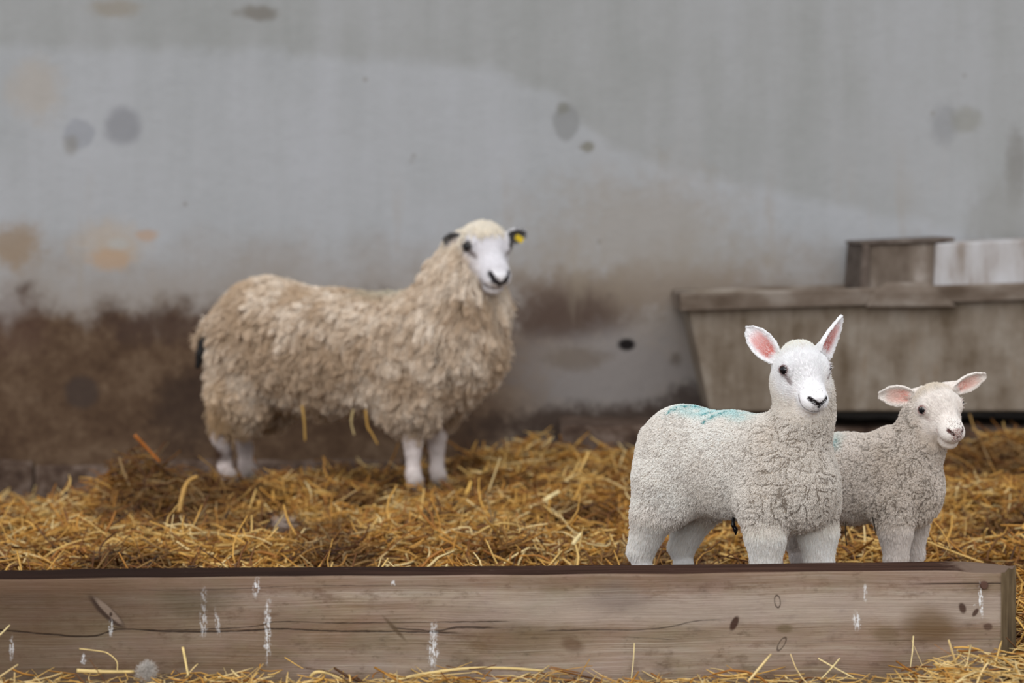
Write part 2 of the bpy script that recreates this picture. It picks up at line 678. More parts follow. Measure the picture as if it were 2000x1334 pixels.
def rough_box(x0, x1, y0, y1, z0, z1, seg=.05, amp=.006, seed=0, bev=.012):
    """box with worn edges: subdivided, bevelled and slightly uneven"""
    bm = bmesh.new()
    bmesh.ops.create_cube(bm, size=1.0)
    bmesh.ops.scale(bm, vec=(x1 - x0, y1 - y0, z1 - z0), verts=bm.verts)
    bmesh.ops.translate(bm, vec=((x0 + x1) / 2, (y0 + y1) / 2, (z0 + z1) / 2), verts=bm.verts)
    bmesh.ops.bevel(bm, geom=bm.edges[:], offset=bev, segments=2, affect='EDGES', profile=.6)
    for axis, (a, b) in enumerate(((x0, x1), (y0, y1), (z0, z1))):
        k = int((b - a) / seg)
        for i in range(1, k):
            co = [0, 0, 0]
            no = [0, 0, 0]
            co[axis] = a + (b - a) * i / k
            no[axis] = 1
            bmesh.ops.bisect_plane(bm, geom=bm.verts[:] + bm.edges[:] + bm.faces[:], plane_co=co, plane_no=no)
    for v_ in bm.verts:
        q = v_.co
        v_.co = q + amp * Vector((mnoise.noise(q * 9 + Vector((seed, 0, 0))), mnoise.noise(q * 9 + Vector((0, seed, 5))), mnoise.noise(q * 9 + Vector((9, 0, seed)))))
    return bm


# ---- old block plinth along the foot of the wall: low at the left, a ledge at the right
t = NT('plinth_cement')
oc = t.obj_coord()
nA, nB = t.noise(oc, 6, 6, .6), t.noise(oc, 24, 5, .65)
X2, Y2, Z2 = t.sep(oc)
cb = t.ramp(t.math('ADD', t.math('MULTIPLY', nA, .6), t.math('MULTIPLY', nB, .4)),
            [(.32, S2L(52, 38, 32)), (.48, S2L(80, 64, 54)), (.66, S2L(116, 100, 90))])
pl_m = t.surf(cb, .9, nB, .5, .02, .15)
bm = rough_box(.18, 6.5, WY - .42, WY + .01, -.15, .158, .06, .012, 3, .02)
tag(bm_obj('trim_1', bm, pl_m, smooth=True), 'brown stained cement ledge along the foot of the wall', kind='structure')
for i, (xa, xb, zt) in enumerate(((-2.6, -1.80, .0), (-1.79, -1.475, -.02), (-1.46, -.05, .0))):
    bm = rough_box(xa, xb, WY - .035, WY + .01, -.2, zt, .05, .010, 7 + i, .012)
    tag(bm_obj('trim_%d' % (2 + i), bm, pl_m, smooth=True), 'rough block course at the foot of the wall', kind='structure')

# ---- water trough standing on the ledge
t = NT('trough_cement')
oc = t.obj_coord()
nA, nB = t.noise(oc, 7, 6, .6), t.noise(oc, 40, 4, .6)
nC = t.noise(t.scale(oc, (12, 12, 1.6)), 1.0, 5, .6)
f = t.math('ADD', t.math('MULTIPLY', nA, .5), t.math('MULTIPLY', nC, .5))
c = t.ramp(f, [(.36, S2L(96, 82, 66)), (.5, S2L(126, 114, 101)), (.62, S2L(146, 137, 126))])
rust = t.math('MULTIPLY', t.smooth(nC, .55, .70), .55)
c = t.mix(rust, c, S2L(112, 88, 62))
tr_m = t.surf(c, .75, nB, .25, .01, .25)
t = NT('trough_rim_cement')
oc = t.obj_coord()
nA = t.noise(t.scale(oc, (5, 5, 9)), 1.0, 4, .55)
c = t.ramp(nA, [(.36, S2L(84, 70, 58)), (.52, S2L(110, 97, 86)), (.66, S2L(134, 124, 115))])
rim_m = t.surf(c, .7, nA, .3, .01, .25)
t = NT('trough_lid_cement')
oc = t.obj_coord()
nA = t.noise(t.scale(oc, (9, 9, 2.5)), 1.0, 5, .6)
c = t.ramp(nA, [(.36, S2L(132, 120, 110)), (.5, S2L(166, 161, 160)), (.66, S2L(182, 180, 182))])
lid_m = t.surf(c, .7, nA, .2, .01, .25)
t = NT('trough_recess')
oc = t.obj_coord()
nA = t.noise(t.scale(oc, (8, 8, 3)), 1.0, 5, .6)
c = t.ramp(nA, [(.38, S2L(84, 72, 62)), (.56, S2L(110, 98, 88)), (.68, S2L(142, 132, 124))])
rec_m = t.surf(c, .8, nA, .3, .01, .2)

t = NT('trough_edge')
oc = t.obj_coord()
nA = t.noise(oc, 14.0, 4, .6)
edge_m = t.surf(t.ramp(nA, [(.36, S2L(66, 54, 46)), (.56, S2L(88, 76, 68)), (.7, S2L(108, 98, 90))]), .8)
TY = 10.15                     # front face at the rim
s_t = TY / FPX


def tx(px):
    return (px - HX) * s_t


def tz(py):
    return CAM_H - (py - HY) * s_t


def quad_solid(name, rings, mat, parent, smooth=False, bev=0.0, cap=(True, True)):
    """stack of 4-corner rings (bottom to top)"""
    bm = bmesh.new()
    R = [[bm.verts.new(p) for p in r] for r in rings]
    m = len(rings[0])
    for a, b in zip(R[:-1], R[1:]):
        for i in range(m):
            bm.faces.new((a[i], a[(i + 1) % m], b[(i + 1) % m], b[i]))
    if cap[0]:
        bm.faces.new(R[0][::-1])
    if cap[1]:
        bm.faces.new(R[-1])
    bmesh.ops.recalc_face_normals(bm, faces=bm.faces[:])
    if bev:
        bmesh.ops.bevel(bm, geom=[e for e in bm.edges if e.is_manifold and e.calc_face_angle(0) > .5], offset=bev, segments=3, affect='EDGES', profile=.5)
    off = Vector(parent.location)
    for v_ in bm.verts:
        v_.co -= off
    return bm_obj(name, bm, mat, parent, smooth)


zb, zr, zt = tz(806), tz(604), tz(573)
x_end = 3.35
trough = empty('water_trough', (tx(1680), TY + .2, zb))
tag(trough, 'long grey cement water trough on the ledge by the wall', 'trough')


def ring(x0, x1, y0, y1, z, zr_=None):
    return [(x0, y0, z), (x1, y0, z if zr_ is None else zr_), (x1, y1, z if zr_ is None else zr_), (x0, y1, z)]


yb = WY - .03
xl_b, xl_t = tx(1388), tx(1345)
quad_solid('basin', [ring(xl_b, x_end - .08, TY + .06, yb - .04, zb), ring(xl_t, x_end, TY + .015, yb, zr),
                     ring(xl_t, x_end, TY + .015, yb, zt), ring(xl_t + .05, x_end - .05, TY + .065, yb - .05, zt),
                     ring(xl_b + .05, x_end - .12, TY + .11, yb - .08, zb + .05)], tr_m, trough, bev=.008)
# rim band standing proud, a little higher to the right
xr0 = tx(1329)
quad_solid('rim', [ring(xr0, x_end + .02, TY - .02, yb + .01, zr - .004, zr + .085), ring(xr0 - .004, x_end + .02, TY - .025, yb + .01, zt, zt + .085),
                   ring(xl_t + .03, x_end - .03, TY + .045, yb - .03, zt, zt + .085), ring(xl_t + .03, x_end - .03, TY + .045, yb - .03, zr + .01, zr + .09)], rim_m, trough, bev=.01, cap=(False, False))
# float chamber cover with an inset end panel
h0, h1 = tz(566), tz(478)
hb = empty('float_chamber', trough.location)
COL.objects.unlink(hb)
bpy.data.objects.remove(hb)
XA, XB, XC = tx(1683), tx(1852), x_end - .3
cov = quad_solid('valve_cover', [ring(XA + .26, XC, TY + .02, yb, h0, h0 + .02), ring(XA + .27, XC, TY + .02, yb, h1 + .004, h1 + .07)], lid_m, trough, bev=.008)
quad_solid('end_panel', [ring(XA, XB, TY + .035, yb, h0, h0 + .005), ring(XA + .012, XB - .004, TY + .06, yb, h1, h1 + .012)], rec_m, trough, bev=.006)
quad_solid('panel_edge', [ring(XA, XB + .03, TY + .045, yb, h1, h1 + .012), ring(XA + .004, XB + .03, TY + .05, yb, h1 + .010, h1 + .026)], edge_m, trough, bev=.003)
quad_solid('panel_edge', [ring(XB - .03, XB + .03, TY + .022, yb, h0, h0), ring(XB - .03, XB + .03, TY + .045, yb, h1 + .005, h1 + .008)], edge_m, trough, bev=.004)
quad_solid('panel_edge', [ring(XA - .003, XA + .03, TY + .022, yb, h0, h0), ring(XA + .010, XA + .035, TY + .045, yb, h1, h1)], edge_m, trough, bev=.004)
quad_solid('float_arm_saddle', [ring(tx(1690), tx(1868), TY - .03, TY + .05, tz(600)), ring(tx(1705), tx(1835), TY - .03, TY + .05, tz(570)), ring(tx(1730), tx(1815), TY - .02, TY + .05, tz(551))], rim_m, trough, bev=.008)
# bearers
for xx in (xl_b + .12, 2.2, 3.0):
    quad_solid('bearer', [ring(xx, xx + .12, TY + .16, yb - .06, .150), ring(xx, xx + .12, TY + .16, yb - .06, zb + .004)], rec_m, trough, bev=.006)
# ------------------------------------------------------------------ timber sleeper in front
A0 = np.array([at(0, 1130, 5.634)[0], 5.634])
A1 = np.array([at(1955, 1114, 5.764)[0], 5.764])
du = unit(A1 - A0)
dn_ = np.array([-du[1], du[0]])               # away from the camera
LEN = np.linalg.norm(A1 - A0)
t = NT('weathered_timber')
oc = t.obj_coord()
X, Y_, Z = t.sep(oc)
warp = t.noise(t.scale(oc, (1.6, 1.6, 5)), 1.0, 3, .5)
zz = t.math('ADD', Z, t.math('MULTIPLY', t.math('SUBTRACT', warp, .5), .035))
gv = t.comb(t.math('MULTIPLY', X, 3.5), t.math('MULTIPLY', Y_, 60), t.math('MULTIPLY', zz, 420))
g1 = t.noise(gv, 1.0, 5, .62)
gv2 = t.comb(t.math('MULTIPLY', X, .8), t.math('MULTIPLY', Y_, 20), t.math('MULTIPLY', zz, 55))
g2 = t.noise(gv2, 1.0, 4, .6)
blot = t.noise(t.scale(oc, (3.2, 3, 7)), 1.0, 5, .6)
blot2 = t.noise(t.scale(oc, (14, 10, 26)), 1.0, 5, .65)
g3 = t.noise(t.comb(t.math('MULTIPLY', X, 7.0), 0.0, t.math('MULTIPLY', zz, 900)), 1.0, 3, .6)
broad = t.noise(t.comb(t.math('MULTIPLY', X, 1.4), 0.0, t.math('MULTIPLY', zz, 16)), 1.0, 3, .55)
f = t.math('ADD', t.math('ADD', t.math('MULTIPLY', g1, .34), t.math('MULTIPLY', g2, .16)), t.math('ADD', t.math('MULTIPLY', g3, .22), t.math('MULTIPLY', broad, .28)))
c = t.ramp(f, [(.36, S2L(92, 70, 52)), (.45, S2L(136, 114, 95)), (.53, S2L(160, 141, 124)), (.64, S2L(190, 175, 162))])
c = t.mix(t.math('MULTIPLY', t.smooth(blot, .45, .68), .55), c, S2L(104, 84, 58))
c = t.mix(t.math('MULTIPLY', t.smooth(blot2, .56, .72), .5), c, S2L(84, 66, 52))
c = t.mix(t.math('MULTIPLY', t.smooth(blot, .42, .30), .4), c, S2L(158, 138, 128))
c = t.mix(t.math('MULTIPLY', t.smooth(t.noise(t.scale(oc, (26, 20, 60)), 1.0, 5, .7), .55, .70), .55), c, S2L(92, 74, 58))
# the left end is darker, greener with old muck
c = t.mix(t.math('MULTIPLY', t.smooth(t.math('ADD', X, t.math('MULTIPLY', blot, .7)), 1.2, .1), .6), c, S2L(96, 76, 54))
# mottling of old muck, redder and greener patches, a bleached band along the middle of the right half
mo = t.noise(t.scale(oc, (9, 9, 22)), 1.0, 6, .72)
mo2 = t.noise(t.scale(oc, (7, 9, 15)), 1.0, 5, .65, 0.6, 1)
c = t.mix(t.math('MULTIPLY', t.smooth(mo, .54, .66), .5), c, S2L(98, 74, 56))
c = t.mix(.16, c, mo2, 'SOFT_LIGHT')
bz = t.math('ABSOLUTE', t.math('SUBTRACT', t.math('MULTIPLY_ADD', t.math('SUBTRACT', mo, .5), .05, Z), .125))
band = t.math('MULTIPLY', t.smooth(bz, .045, .012), t.smooth(X, .75, 1.15))
c = t.mix(t.math('MULTIPLY', band, .42), c, S2L(196, 182, 172))
lf = t.math('MULTIPLY', t.smooth(t.math('MULTIPLY_ADD', mo, .5, X), .95, .25), t.math('MULTIPLY_ADD', t.smooth(Z, .08, .16), .35, .45))
c = t.mix(lf, c, t.mix(.80, c, S2L(74, 53, 36)))
c = t.mix(t.math('MULTIPLY', t.smooth(t.math('MULTIPLY_ADD', t.math('SUBTRACT', mo, .5), .03, Z), .162, .178), .4), c, S2L(112, 84, 66))
# drying cracks that follow the grain
def crack(z0, amp, wd, x0, x1, seed, amt=.9):
    global c
    nn = t.noise(t.comb(t.math('MULTIPLY', X, 2.4), float(seed), 0.0), 1.0, 3, .5)
    ln = t.math('MULTIPLY_ADD', t.math('SUBTRACT', nn, .5), amp, z0)
    d = t.math('ABSOLUTE', t.math('SUBTRACT', Z, ln))
    m = t.smooth(d, wd, wd * .3)
    m = t.math('MULTIPLY', m, t.math('MULTIPLY', t.smooth(X, x0, x0 + .08), t.smooth(X, x1, x1 - .08)))
    m = t.math('MULTIPLY', m, amt)
    c = t.mix(m, c, S2L(46, 32, 24))
    return m
fine = t.noise(t.comb(t.math('MULTIPLY', X, 40.0), 0.0, t.math('MULTIPLY', Z, 160.0)), 1.0, 3, .6)


def zpx(px, py):
    return CAM_H - (py - HY) * (5.634 + .13 * px / 1955.0) / FPX


def crack_path(pts, wd, amt=.9):
    """a drying crack through the given points of the face"""
    global c
    cu_ = t.n('FloatCurve')
    cm_ = cu_.mapping.curves[0]
    while len(cm_.points) < len(pts):
        cm_.points.new(.5, .5)
    xa, xb = pts[0][0] / 1955 * LEN, pts[-1][0] / 1955 * LEN
    for p_, (px, py) in zip(cm_.points, pts):
        p_.location = ((px / 1955 * LEN - xa) / (xb - xa), zpx(px, py) / .2)
        p_.handle_type = 'AUTO'
    cu_.mapping.update()
    t.put(cu_.inputs['Value'], t.math('DIVIDE', t.math('SUBTRACT', X, xa), xb - xa))
    ln = t.math('MULTIPLY_ADD', cu_.outputs[0], .2, t.math('MULTIPLY', t.math('SUBTRACT', fine, .5), .004))
    wv = t.math('MULTIPLY', t.math('ADD', t.noise(t.comb(t.math('MULTIPLY', X, 9.0), 3.3, 0.0), 1.0, 2, .5), .15), wd * 1.6)
    d = t.math('ABSOLUTE', t.math('SUBTRACT', Z, ln))
    m = t.smooth(t.math('DIVIDE', d, wv), 1.0, .3)
    m = t.math('MULTIPLY', m, t.math('MULTIPLY', t.smooth(X, xa, xa + .03), t.smooth(X, xb, xb - .05)))
    m = t.math('MULTIPLY', m, amt)
    c = t.mix(m, c, S2L(44, 31, 24))
    return m
cr = crack_path([(-400, 1222), (0, 1231), (80, 1238), (175, 1243), (228, 1230), (330, 1234), (480, 1232), (520, 1229), (650, 1233), (760, 1234), (900, 1238)], .0022)
cr2 = crack_path([(200, 1222), (240, 1229), (400, 1229), (500, 1222), (520, 1216), (650, 1217), (800, 1216), (1000, 1214)], .0013, .8)
cr3 = crack_path([(740, 1225), (800, 1230), (850, 1232), (870, 1227), (930, 1226), (980, 1228)], .0024, .8)
crack_path([(1040, 1233), (1150, 1230), (1240, 1230), (1300, 1224), (1350, 1213), (1420, 1212)], .0016, .7)
crack_path([(250, 1152), (400, 1152), (560, 1145), (700, 1144), (900, 1145)], .0010, .65)
crack_path([(1180, 1244), (1250, 1246), (1330, 1251)], .0010, .6)
cr5 = crack(.174, .006, .0018, 1.80, 2.1, 14, .95)
cr6 = crack(.060, .02, .0012, 1.6, 2.1, 17, .5)
# knots, gouges and droppings: (x, z, rx, rz, slant, colour, amount)
def mark(px, py, rx, rz, slant, color, amt=.9, soft=.35, ringed=False, wob=.3):
    global c
    s = 5.72 / FPX
    fr = px / 1955.0
    cx = fr * LEN
    cz = CAM_H - (py - HY) * (5.634 + .13 * fr) / FPX
    dx = t.math('SUBTRACT', X, cx)
    dz = t.math('SUBTRACT', Z, cz)
    dx = t.math('MULTIPLY_ADD', dz, slant, dx)
    ex = t.math('DIVIDE', dx, rx * s)
    ez = t.math('DIVIDE', dz, rz * s)
    if color is WH:
        ex = t.math('ADD', ex, t.math('MULTIPLY', t.math('SUBTRACT', fine, .5), 2.2))
    d = t.math('SQRT', t.math('ADD', t.math('MULTIPLY', ex, ex), t.math('MULTIPLY', ez, ez)))
    d = t.math('ADD', d, t.math('MULTIPLY', t.math('SUBTRACT', blot2, .5), wob * 2))
    if ringed:
        m = t.smooth(t.math('ABSOLUTE', t.math('SUBTRACT', d, .85)), soft, soft * .3)
    else:
        m = t.smooth(d, 1 + soft, 1 - soft)
    if color is WH:
        m = t.math('MULTIPLY', m, t.smooth(flake, .43, .56))
    c = t.mix(t.math('MULTIPLY', m, amt), c, color)
flake = t.noise(t.comb(t.math('MULTIPLY', X, 210.0), 0.0, t.math('MULTIPLY', Z, 90.0)), 1.0, 4, .65)
DK, WH, BRN = S2L(58, 42, 34), S2L(246, 247, 250), S2L(66, 42, 32)
mark(205, 1196, 15, 32, .95, DK, .9, .25)
mark(207, 1193, 8.5, 26, .95, S2L(136, 118, 104), .95, .3)
mark(212, 1200, 3, 4, 0, DK, .9, .4)
mark(1426, 1217, 8, 14, -.35, BRN, .95, .25)
mark(1511, 1175, 7, 14, .1, DK, .8, .2, True)
mark(1519, 1258, 7, 14, -.5, DK, .7, .25, True)
mark(1525, 1228, 16, 9, 0, S2L(108, 92, 68), .7, .4)
mark(1726, 1238, 24, 14, .1, S2L(112, 92, 68), .6, .5)
mark(1815, 1222, 50, 34, .2, S2L(104, 80, 52), .75, .5)
mark(1878, 1188, 7, 10, .2, BRN, .9, .3)
mark(1904, 1196, 5, 8, -.5, BRN, .9, .3)
mark(1929, 1224, 9, 7, 0, S2L(88, 66, 54), .9, .3)
mark(1921, 1143, 9, 8, 0, S2L(74, 50, 44), .95, .3)
mark(1915, 1171, 3.6, 31, .08, WH, .98, .35, wob=.35)
mark(1903, 1184, 3.5, 3.5, 0, WH, .85, .3)
mark(1667, 1212, 6, 17, .1, WH, .75, .4, wob=1.1)
mark(1684, 1157, 4, 16, 0, WH, .6, .4, wob=1.1)
mark(492, 1147, 5, 18, -.1, WH, .75, .4, wob=1.0)
mark(514, 1230, 6, 46, 0, WH, .65, .4, wob=1.3)
mark(391, 1195, 7, 44, 0, WH, .55, .4, wob=1.3)
mark(416, 1213, 4, 26, .15, WH, .5, .4, wob=1.2)
mark(212, 1225, 4, 14, 0, WH, .65, .4, wob=1.0)
mark(159, 1288, 5, 10, 0, WH, .7, .4, wob=.8)
mark(22, 1268, 4, 22, 0, WH, .5, .4, wob=1.2)
mark(835, 1272, 8, 42, -.05, WH, .75, .4, wob=1.3)
mark(758, 1139, 4, 5, 0, WH, .6, .4)
mark(370, 1178, 70, 26, 0, S2L(80, 66, 48), .5, .6, wob=.9)
mark(1190, 1170, 60, 30, 0, S2L(112, 98, 92), .5, .6, wob=.9)
mark(760, 1228, 5, 22, .9, S2L(86, 68, 48), .7, .5)
mark(1110, 1260, 20, 14, .3, S2L(96, 70, 50), .6, .5, wob=.8)
bmp = t.math('ADD', t.math('MULTIPLY_ADD', fine, .4, g1), t.math('MULTIPLY', t.math('ADD', cr, cr2), -1.2))
front_m = t.surf(c, .82, bmp, .55, .006, .25)
t = NT('timber_top')
oc = t.obj_coord()
X, Y_, Z = t.sep(oc)
g = t.noise(t.scale(oc, (3, 90, 90)), 1.0, 5, .6)
b2 = t.noise(oc, 30, 5, .6)
c = t.ramp(g, [(.34, S2L(44, 28, 22)), (.5, S2L(62, 42, 34)), (.66, S2L(86, 62, 50))])
c = t.mix(t.math('MULTIPLY', t.smooth(X, 1.5, .3), .75), c, S2L(30, 19, 15))
c = t.mix(t.math('MULTIPLY', t.smooth(b2, .64, .76), .3), c, S2L(120, 100, 88))
c = t.mix(t.math('MULTIPLY', t.smooth(t.math('ADD', X, t.math('MULTIPLY', t.math('SUBTRACT', b2, .5), .12)), 1.90, 1.96), .75), c, S2L(128, 108, 94))
top_m = t.surf(c, .95, g, .5, .006, .04)
t = NT('timber_end')
oc = t.obj_coord()
g = t.noise(t.scale(oc, (50, 50, 5)), 1.0, 5, .6)
b2 = t.noise(oc, 16, 4, .6)
c = t.ramp(t.math('ADD', t.math('MULTIPLY', g, .6), t.math('MULTIPLY', b2, .4)), [(.36, S2L(80, 64, 46)), (.5, S2L(112, 94, 68)), (.64, S2L(138, 118, 90))])
end_m = t.surf(c, .85, g, .5, .006, .2)

# built in its own frame: x along, y away, z up
bm = bmesh.new()
ZT, ZB = .2, -.06
xs = np.concatenate([[-.55], np.arange(-.5, LEN - .03, .035), np.linspace(LEN - .02, LEN, 4)])
prof = [(0, ZB), (0, .02), (0, .06), (0, .1), (0, .14), (0, .175), (.0008, ZT - .005), (.004, ZT - .001), (.010, ZT), (.04, ZT), (.075, ZT), (.11, ZT), (.142, ZT), (.148, ZT - .003), (.15, ZT - .010), (.15, .1), (.15, ZB)]
rows = []
for x in xs:
    row = []
    wear = float(sstep(LEN - .11, LEN - .01, x))
    for (y, z) in prof:
        xx = x
        if x > LEN - .3:                     # the end is cut on the skew
            xx = x + (y / .15) * .068 * float(sstep(LEN - .3, LEN, x))
        q = Vector((xx * 7, y * 30, z * 30))
        dy = .0022 * mnoise.noise(q) + (.003 * mnoise.noise(Vector((xx * 2.3, 3.1, z * 5))))
        dz = (.0018 * mnoise.noise(q + Vector((9, 2, 4))) + .003 * mnoise.noise(Vector((xx * 1.7, 7.7, 1.0)))) if z > .15 else 0
        if z > .17:
            dz -= wear * (.006 + .012 * abs(mnoise.noise(Vector((xx * 40, y * 45, 1)))))
        row.append(bm.verts.new((xx, y + dy * (1 if y < .02 or y > .14 else 0), z + dz)))
    rows.append(row)
for a, b in zip(rows[:-1], rows[1:]):
    for i in range(len(prof) - 1):
        f_ = bm.faces.new((a[i], b[i], b[i + 1], a[i + 1]))
        f_.material_index = 1 if 6 < i < 13 else 0
        f_.smooth = True
fe = bm.faces.new(rows[-1])
fe.material_index = 2
fl = bm.faces.new(rows[0][::-1])
fl.material_index = 2
bmesh.ops.recalc_face_normals(bm, faces=bm.faces[:])
me = bpy.data.meshes.new('timber_sleeper')
bm.to_mesh(me)
bm.free()
for m_ in (front_m, top_m, end_m):
    me.materials.append(m_)
sl = link(bpy.data.objects.new('timber_sleeper', me))
sl.location = (A0[0], A0[1], 0)
sl.rotation_euler = (0, 0, math.atan2(du[1], du[0]))
tag(sl, 'weathered squared timber lying along the front of the straw bed', 'timber')
# rusty bolt head at the right end
bm = bmesh.new()
bmesh.ops.create_cone(bm, cap_ends=True, segments=14, radius1=.009, radius2=.007, depth=.006)
bmesh.ops.rotate(bm, cent=(0, 0, 0), matrix=Matrix.Rotation(math.pi / 2, 3, 'X'), verts=bm.verts)
t = NT('rust')
bo = bm_obj('bolt_head', bm, t.surf(S2L(88, 62, 52), .8), sl)
bo.location = (1921 / 1955 * LEN, -.002, CAM_H - (1143 - HY) * 5.764 / FPX)
# ------------------------------------------------------------------ straw
M_STRAW = attr_material('straw', rough=.55, spec=.3, noise_amt=.12, nscale=120)


def stalks(C0, az, pitch, L, Wd, bend, colr, rng, K=5):
    """bent, slightly folded ribbons; C0 (n,3) centres"""
    n = len(C0)
    d = np.stack([np.cos(az) * np.cos(pitch), np.sin(az) * np.cos(pitch), np.sin(pitch)], 1)
    side = unit(np.stack([-np.sin(az), np.cos(az), np.zeros(n)], 1))
    up = np.cross(d, side)
    up *= np.sign(up[:, 2:3] + 1e-9)
    ro = rng.uniform(-1.2, 1.2, n)
    s2 = side * np.cos(ro)[:, None] + up * np.sin(ro)[:, None]
    u2 = np.cross(d, s2)
    u2 *= np.sign(u2[:, 2:3] + 1e-9)
    s = np.linspace(-.5, .5, K)
    ctr = C0[:, None] + d[:, None] * (L[:, None] * s)[..., None]
    bd = unit(side * rng.normal(0, 1, n)[:, None] + up * rng.normal(-.4, .7, n)[:, None])
    ctr = ctr + bd[:, None] * (bend[:, None] * L[:, None] * (4 * s * s - .3))[..., None]
    tap = np.array([.85, 1, 1, .95, .7])[None, :, None] if K == 5 else 1.0
    hw = (Wd[:, None, None] * .5) * tap
    V = np.stack([ctr - s2[:, None] * hw, ctr + u2[:, None] * hw * .75, ctr + s2[:, None] * hw, ctr - u2[:, None] * hw * .35], 2)
    V = V.reshape(-1, 3)
    base = (np.arange(n) * K * 4)[:, None]
    f = []
    for k in range(K - 1):
        for j in range(4):
            a, b = k * 4 + j, k * 4 + (j + 1) % 4
            f.append([a, b, b + 4, a + 4])
    f.append([0, 3, 2, 1])
    e = (K - 1) * 4
    f.append([e, e + 1, e + 2, e + 3])
    F = (base[:, None, :] + np.array(f)[None]).reshape(-1, 4)
    Cc = np.repeat(colr, K * 4, axis=0)
    return V, F, Cc


def straw_palette(n, rng, pale=0.0):
    cs = np.array([L3(212, 164, 84), L3(192, 138, 60), L3(162, 108, 46), L3(122, 78, 36), L3(226, 188, 116), L3(234, 208, 152), L3(88, 58, 30)])
    p = np.array([.26, .25, .18, .10, .12, .05, .04])
    q = np.array([.13, .06, .05, .03, .36, .36, .02])
    pr = p * (1 - pale) + q * pale
    c = cs[rng.choice(len(cs), n, p=pr / pr.sum())]
    return c * rng.uniform(.8, 1.15, (n, 1))


def bedding(name, label, n, xr, yr, hmax, pale, seed, Lr=(.05, .22), Wr=(.0025, .0055), avoid=None):
    rng = np.random.default_rng(seed)
    x = rng.uniform(*xr, n)
    y = rng.uniform(*yr, n)
    if avoid is not None:
        k = ~avoid(x, y)
        x, y = x[k], y[k]
    n = len(x)
    L = np.exp(rng.uniform(np.log(Lr[0]), np.log(Lr[1]), n))
    pitch = rng.normal(0, .15 if pale > .5 else .28, n)
    st = rng.random(n) < (.012 if pale > .5 else .04)
    pitch[st] = rng.uniform(.4, 1.1, st.sum())
    lump = fbm(np.stack([x * 9, y * 9, 0 * x], -1), seed, 2)
    z = ground(x, y) + (-.010 + .007 * sstep(.1, -.2, x) + .038 * sstep(.72, 1.0, x) + .014 * fbm(np.stack([x * 6, 0 * x, 0 * x], -1), 77, 2)) * (y < 6) * (pale > .5) + rng.random(n) ** 1.6 * hmax * (.5 + lump) - .018
    z += np.where(st, L * .25, 0)
    az = rng.uniform(0, math.pi, n)
    col = straw_palette(n, rng, pale)
    dark = sstep(.52, .66, fbm(np.stack([x * 4.2, y * 3.0, 0 * x], -1), seed + 3, 3))
    for (hx, hy, hr) in ((-1.05, 8.75, .24), (-1.15, 9.0, .20), (-.72, 8.5, .12), (-1.55, 8.5, .09), (-.5, 8.1, .10), (-.9, 9.2, .16), (.22, 6.75, .20), (-1.62, 8.6, .10), (-.62, 9.3, .14), (1.62, 9.6, .35)):
        dark = np.maximum(dark, (1 - sstep(.4, 1.2, np.hypot(x - hx, (y - hy) * .6) / hr)) * .95)
    dark = dark * (1 - pale)
    col = col * (1 - .84 * dark[:, None]) * np.array([1, .80, .68])[None] ** dark[:, None]
    col = col * (1 - .12 * (1 - pale)) * np.array([1, .97, .92])
    V, F, Cc = stalks(np.stack([x, y, z], 1), az, pitch, L, rng.uniform(*Wr, n), rng.normal(0, .16, n), col, rng)
    o = mesh_np(name, V, F, M_STRAW, None, True, Cc)
    return tag(o, label, 'straw', kind='stuff')


def front_y(x):
    return A0[1] + (x - A0[0]) * du[1] / du[0]


def clear_zone(x, y):
    """keep stalks out of the timber and the masonry"""
    d = y - front_y(x)
    return ((d > -.05) & (d < .24) & (x < A1[0] + .14)) | ((x > .1) & (y > WY - .5)) | (y > WY - .12)


bedding('straw_bedding', 'golden brown straw bedding spread over the barn floor behind the timber', 72000, (-2.75, 2.75), (5.72, WY - .05), .06, .16, 5, Lr=(.035, .17), Wr=(.0032, .0090), avoid=clear_zone)


def front_zone(x, y):
    d = y - front_y(x)
    return (d > -.02) & (x < A1[0] + .10)


bedding('front_straw', 'pale yellow straw strewn along the foot of the timber, nearest the viewer', 8000, (-1.5, 1.6), (5.0, 5.95), .030, .85, 9, Lr=(.03, .15), Wr=(.0016, .0062), avoid=front_zone)
# ------------------------------------------------------------------ sheep
class Animal:
    """local frame in units of 1/S m: x right, y away, z up, origin on the straw under the trunk"""

    def __init__(self, px, Y, S, yaw, z0=0.0):
        self.Y, self.S, self.z0 = Y, S, z0
        self.X = (px - HX) * Y / FPX
        self.a = np.array([math.cos(yaw), -math.sin(yaw), 0])
        self.l = np.array([math.sin(yaw), math.cos(yaw), 0])
        self.base = np.array([self.X, Y, z0])

    def b(self, u, v, w):
        r = self.a * u + self.l * v
        return np.array([r[0], r[1], w])

    def loc(self, px, py, depth):
        p = at(px, py, self.Y + depth / self.S)
        return (p - self.base) * self.S

    def world(self, P):
        return np.asarray(P) / self.S + self.base

    def axes(self):
        return np.array([self.a, self.l, [0, 0, 1.0]])


def head_frame(yaw, pitch, roll):
    """n: along the nose, l: to the animal's left, b: out of the face bridge"""
    n = np.array([math.sin(yaw) * math.cos(pitch), -math.cos(yaw) * math.cos(pitch), -math.sin(pitch)])
    l = np.array([math.cos(yaw), math.sin(yaw), 0.0])
    b = np.cross(l, -n) * -1
    b = np.cross(n, l)
    if b[2] < 0:
        b = -b
    c, s = math.cos(roll), math.sin(roll)
    l2 = l * c + b * s
    b2 = b * c - l * s
    return np.array([n, l2, b2])


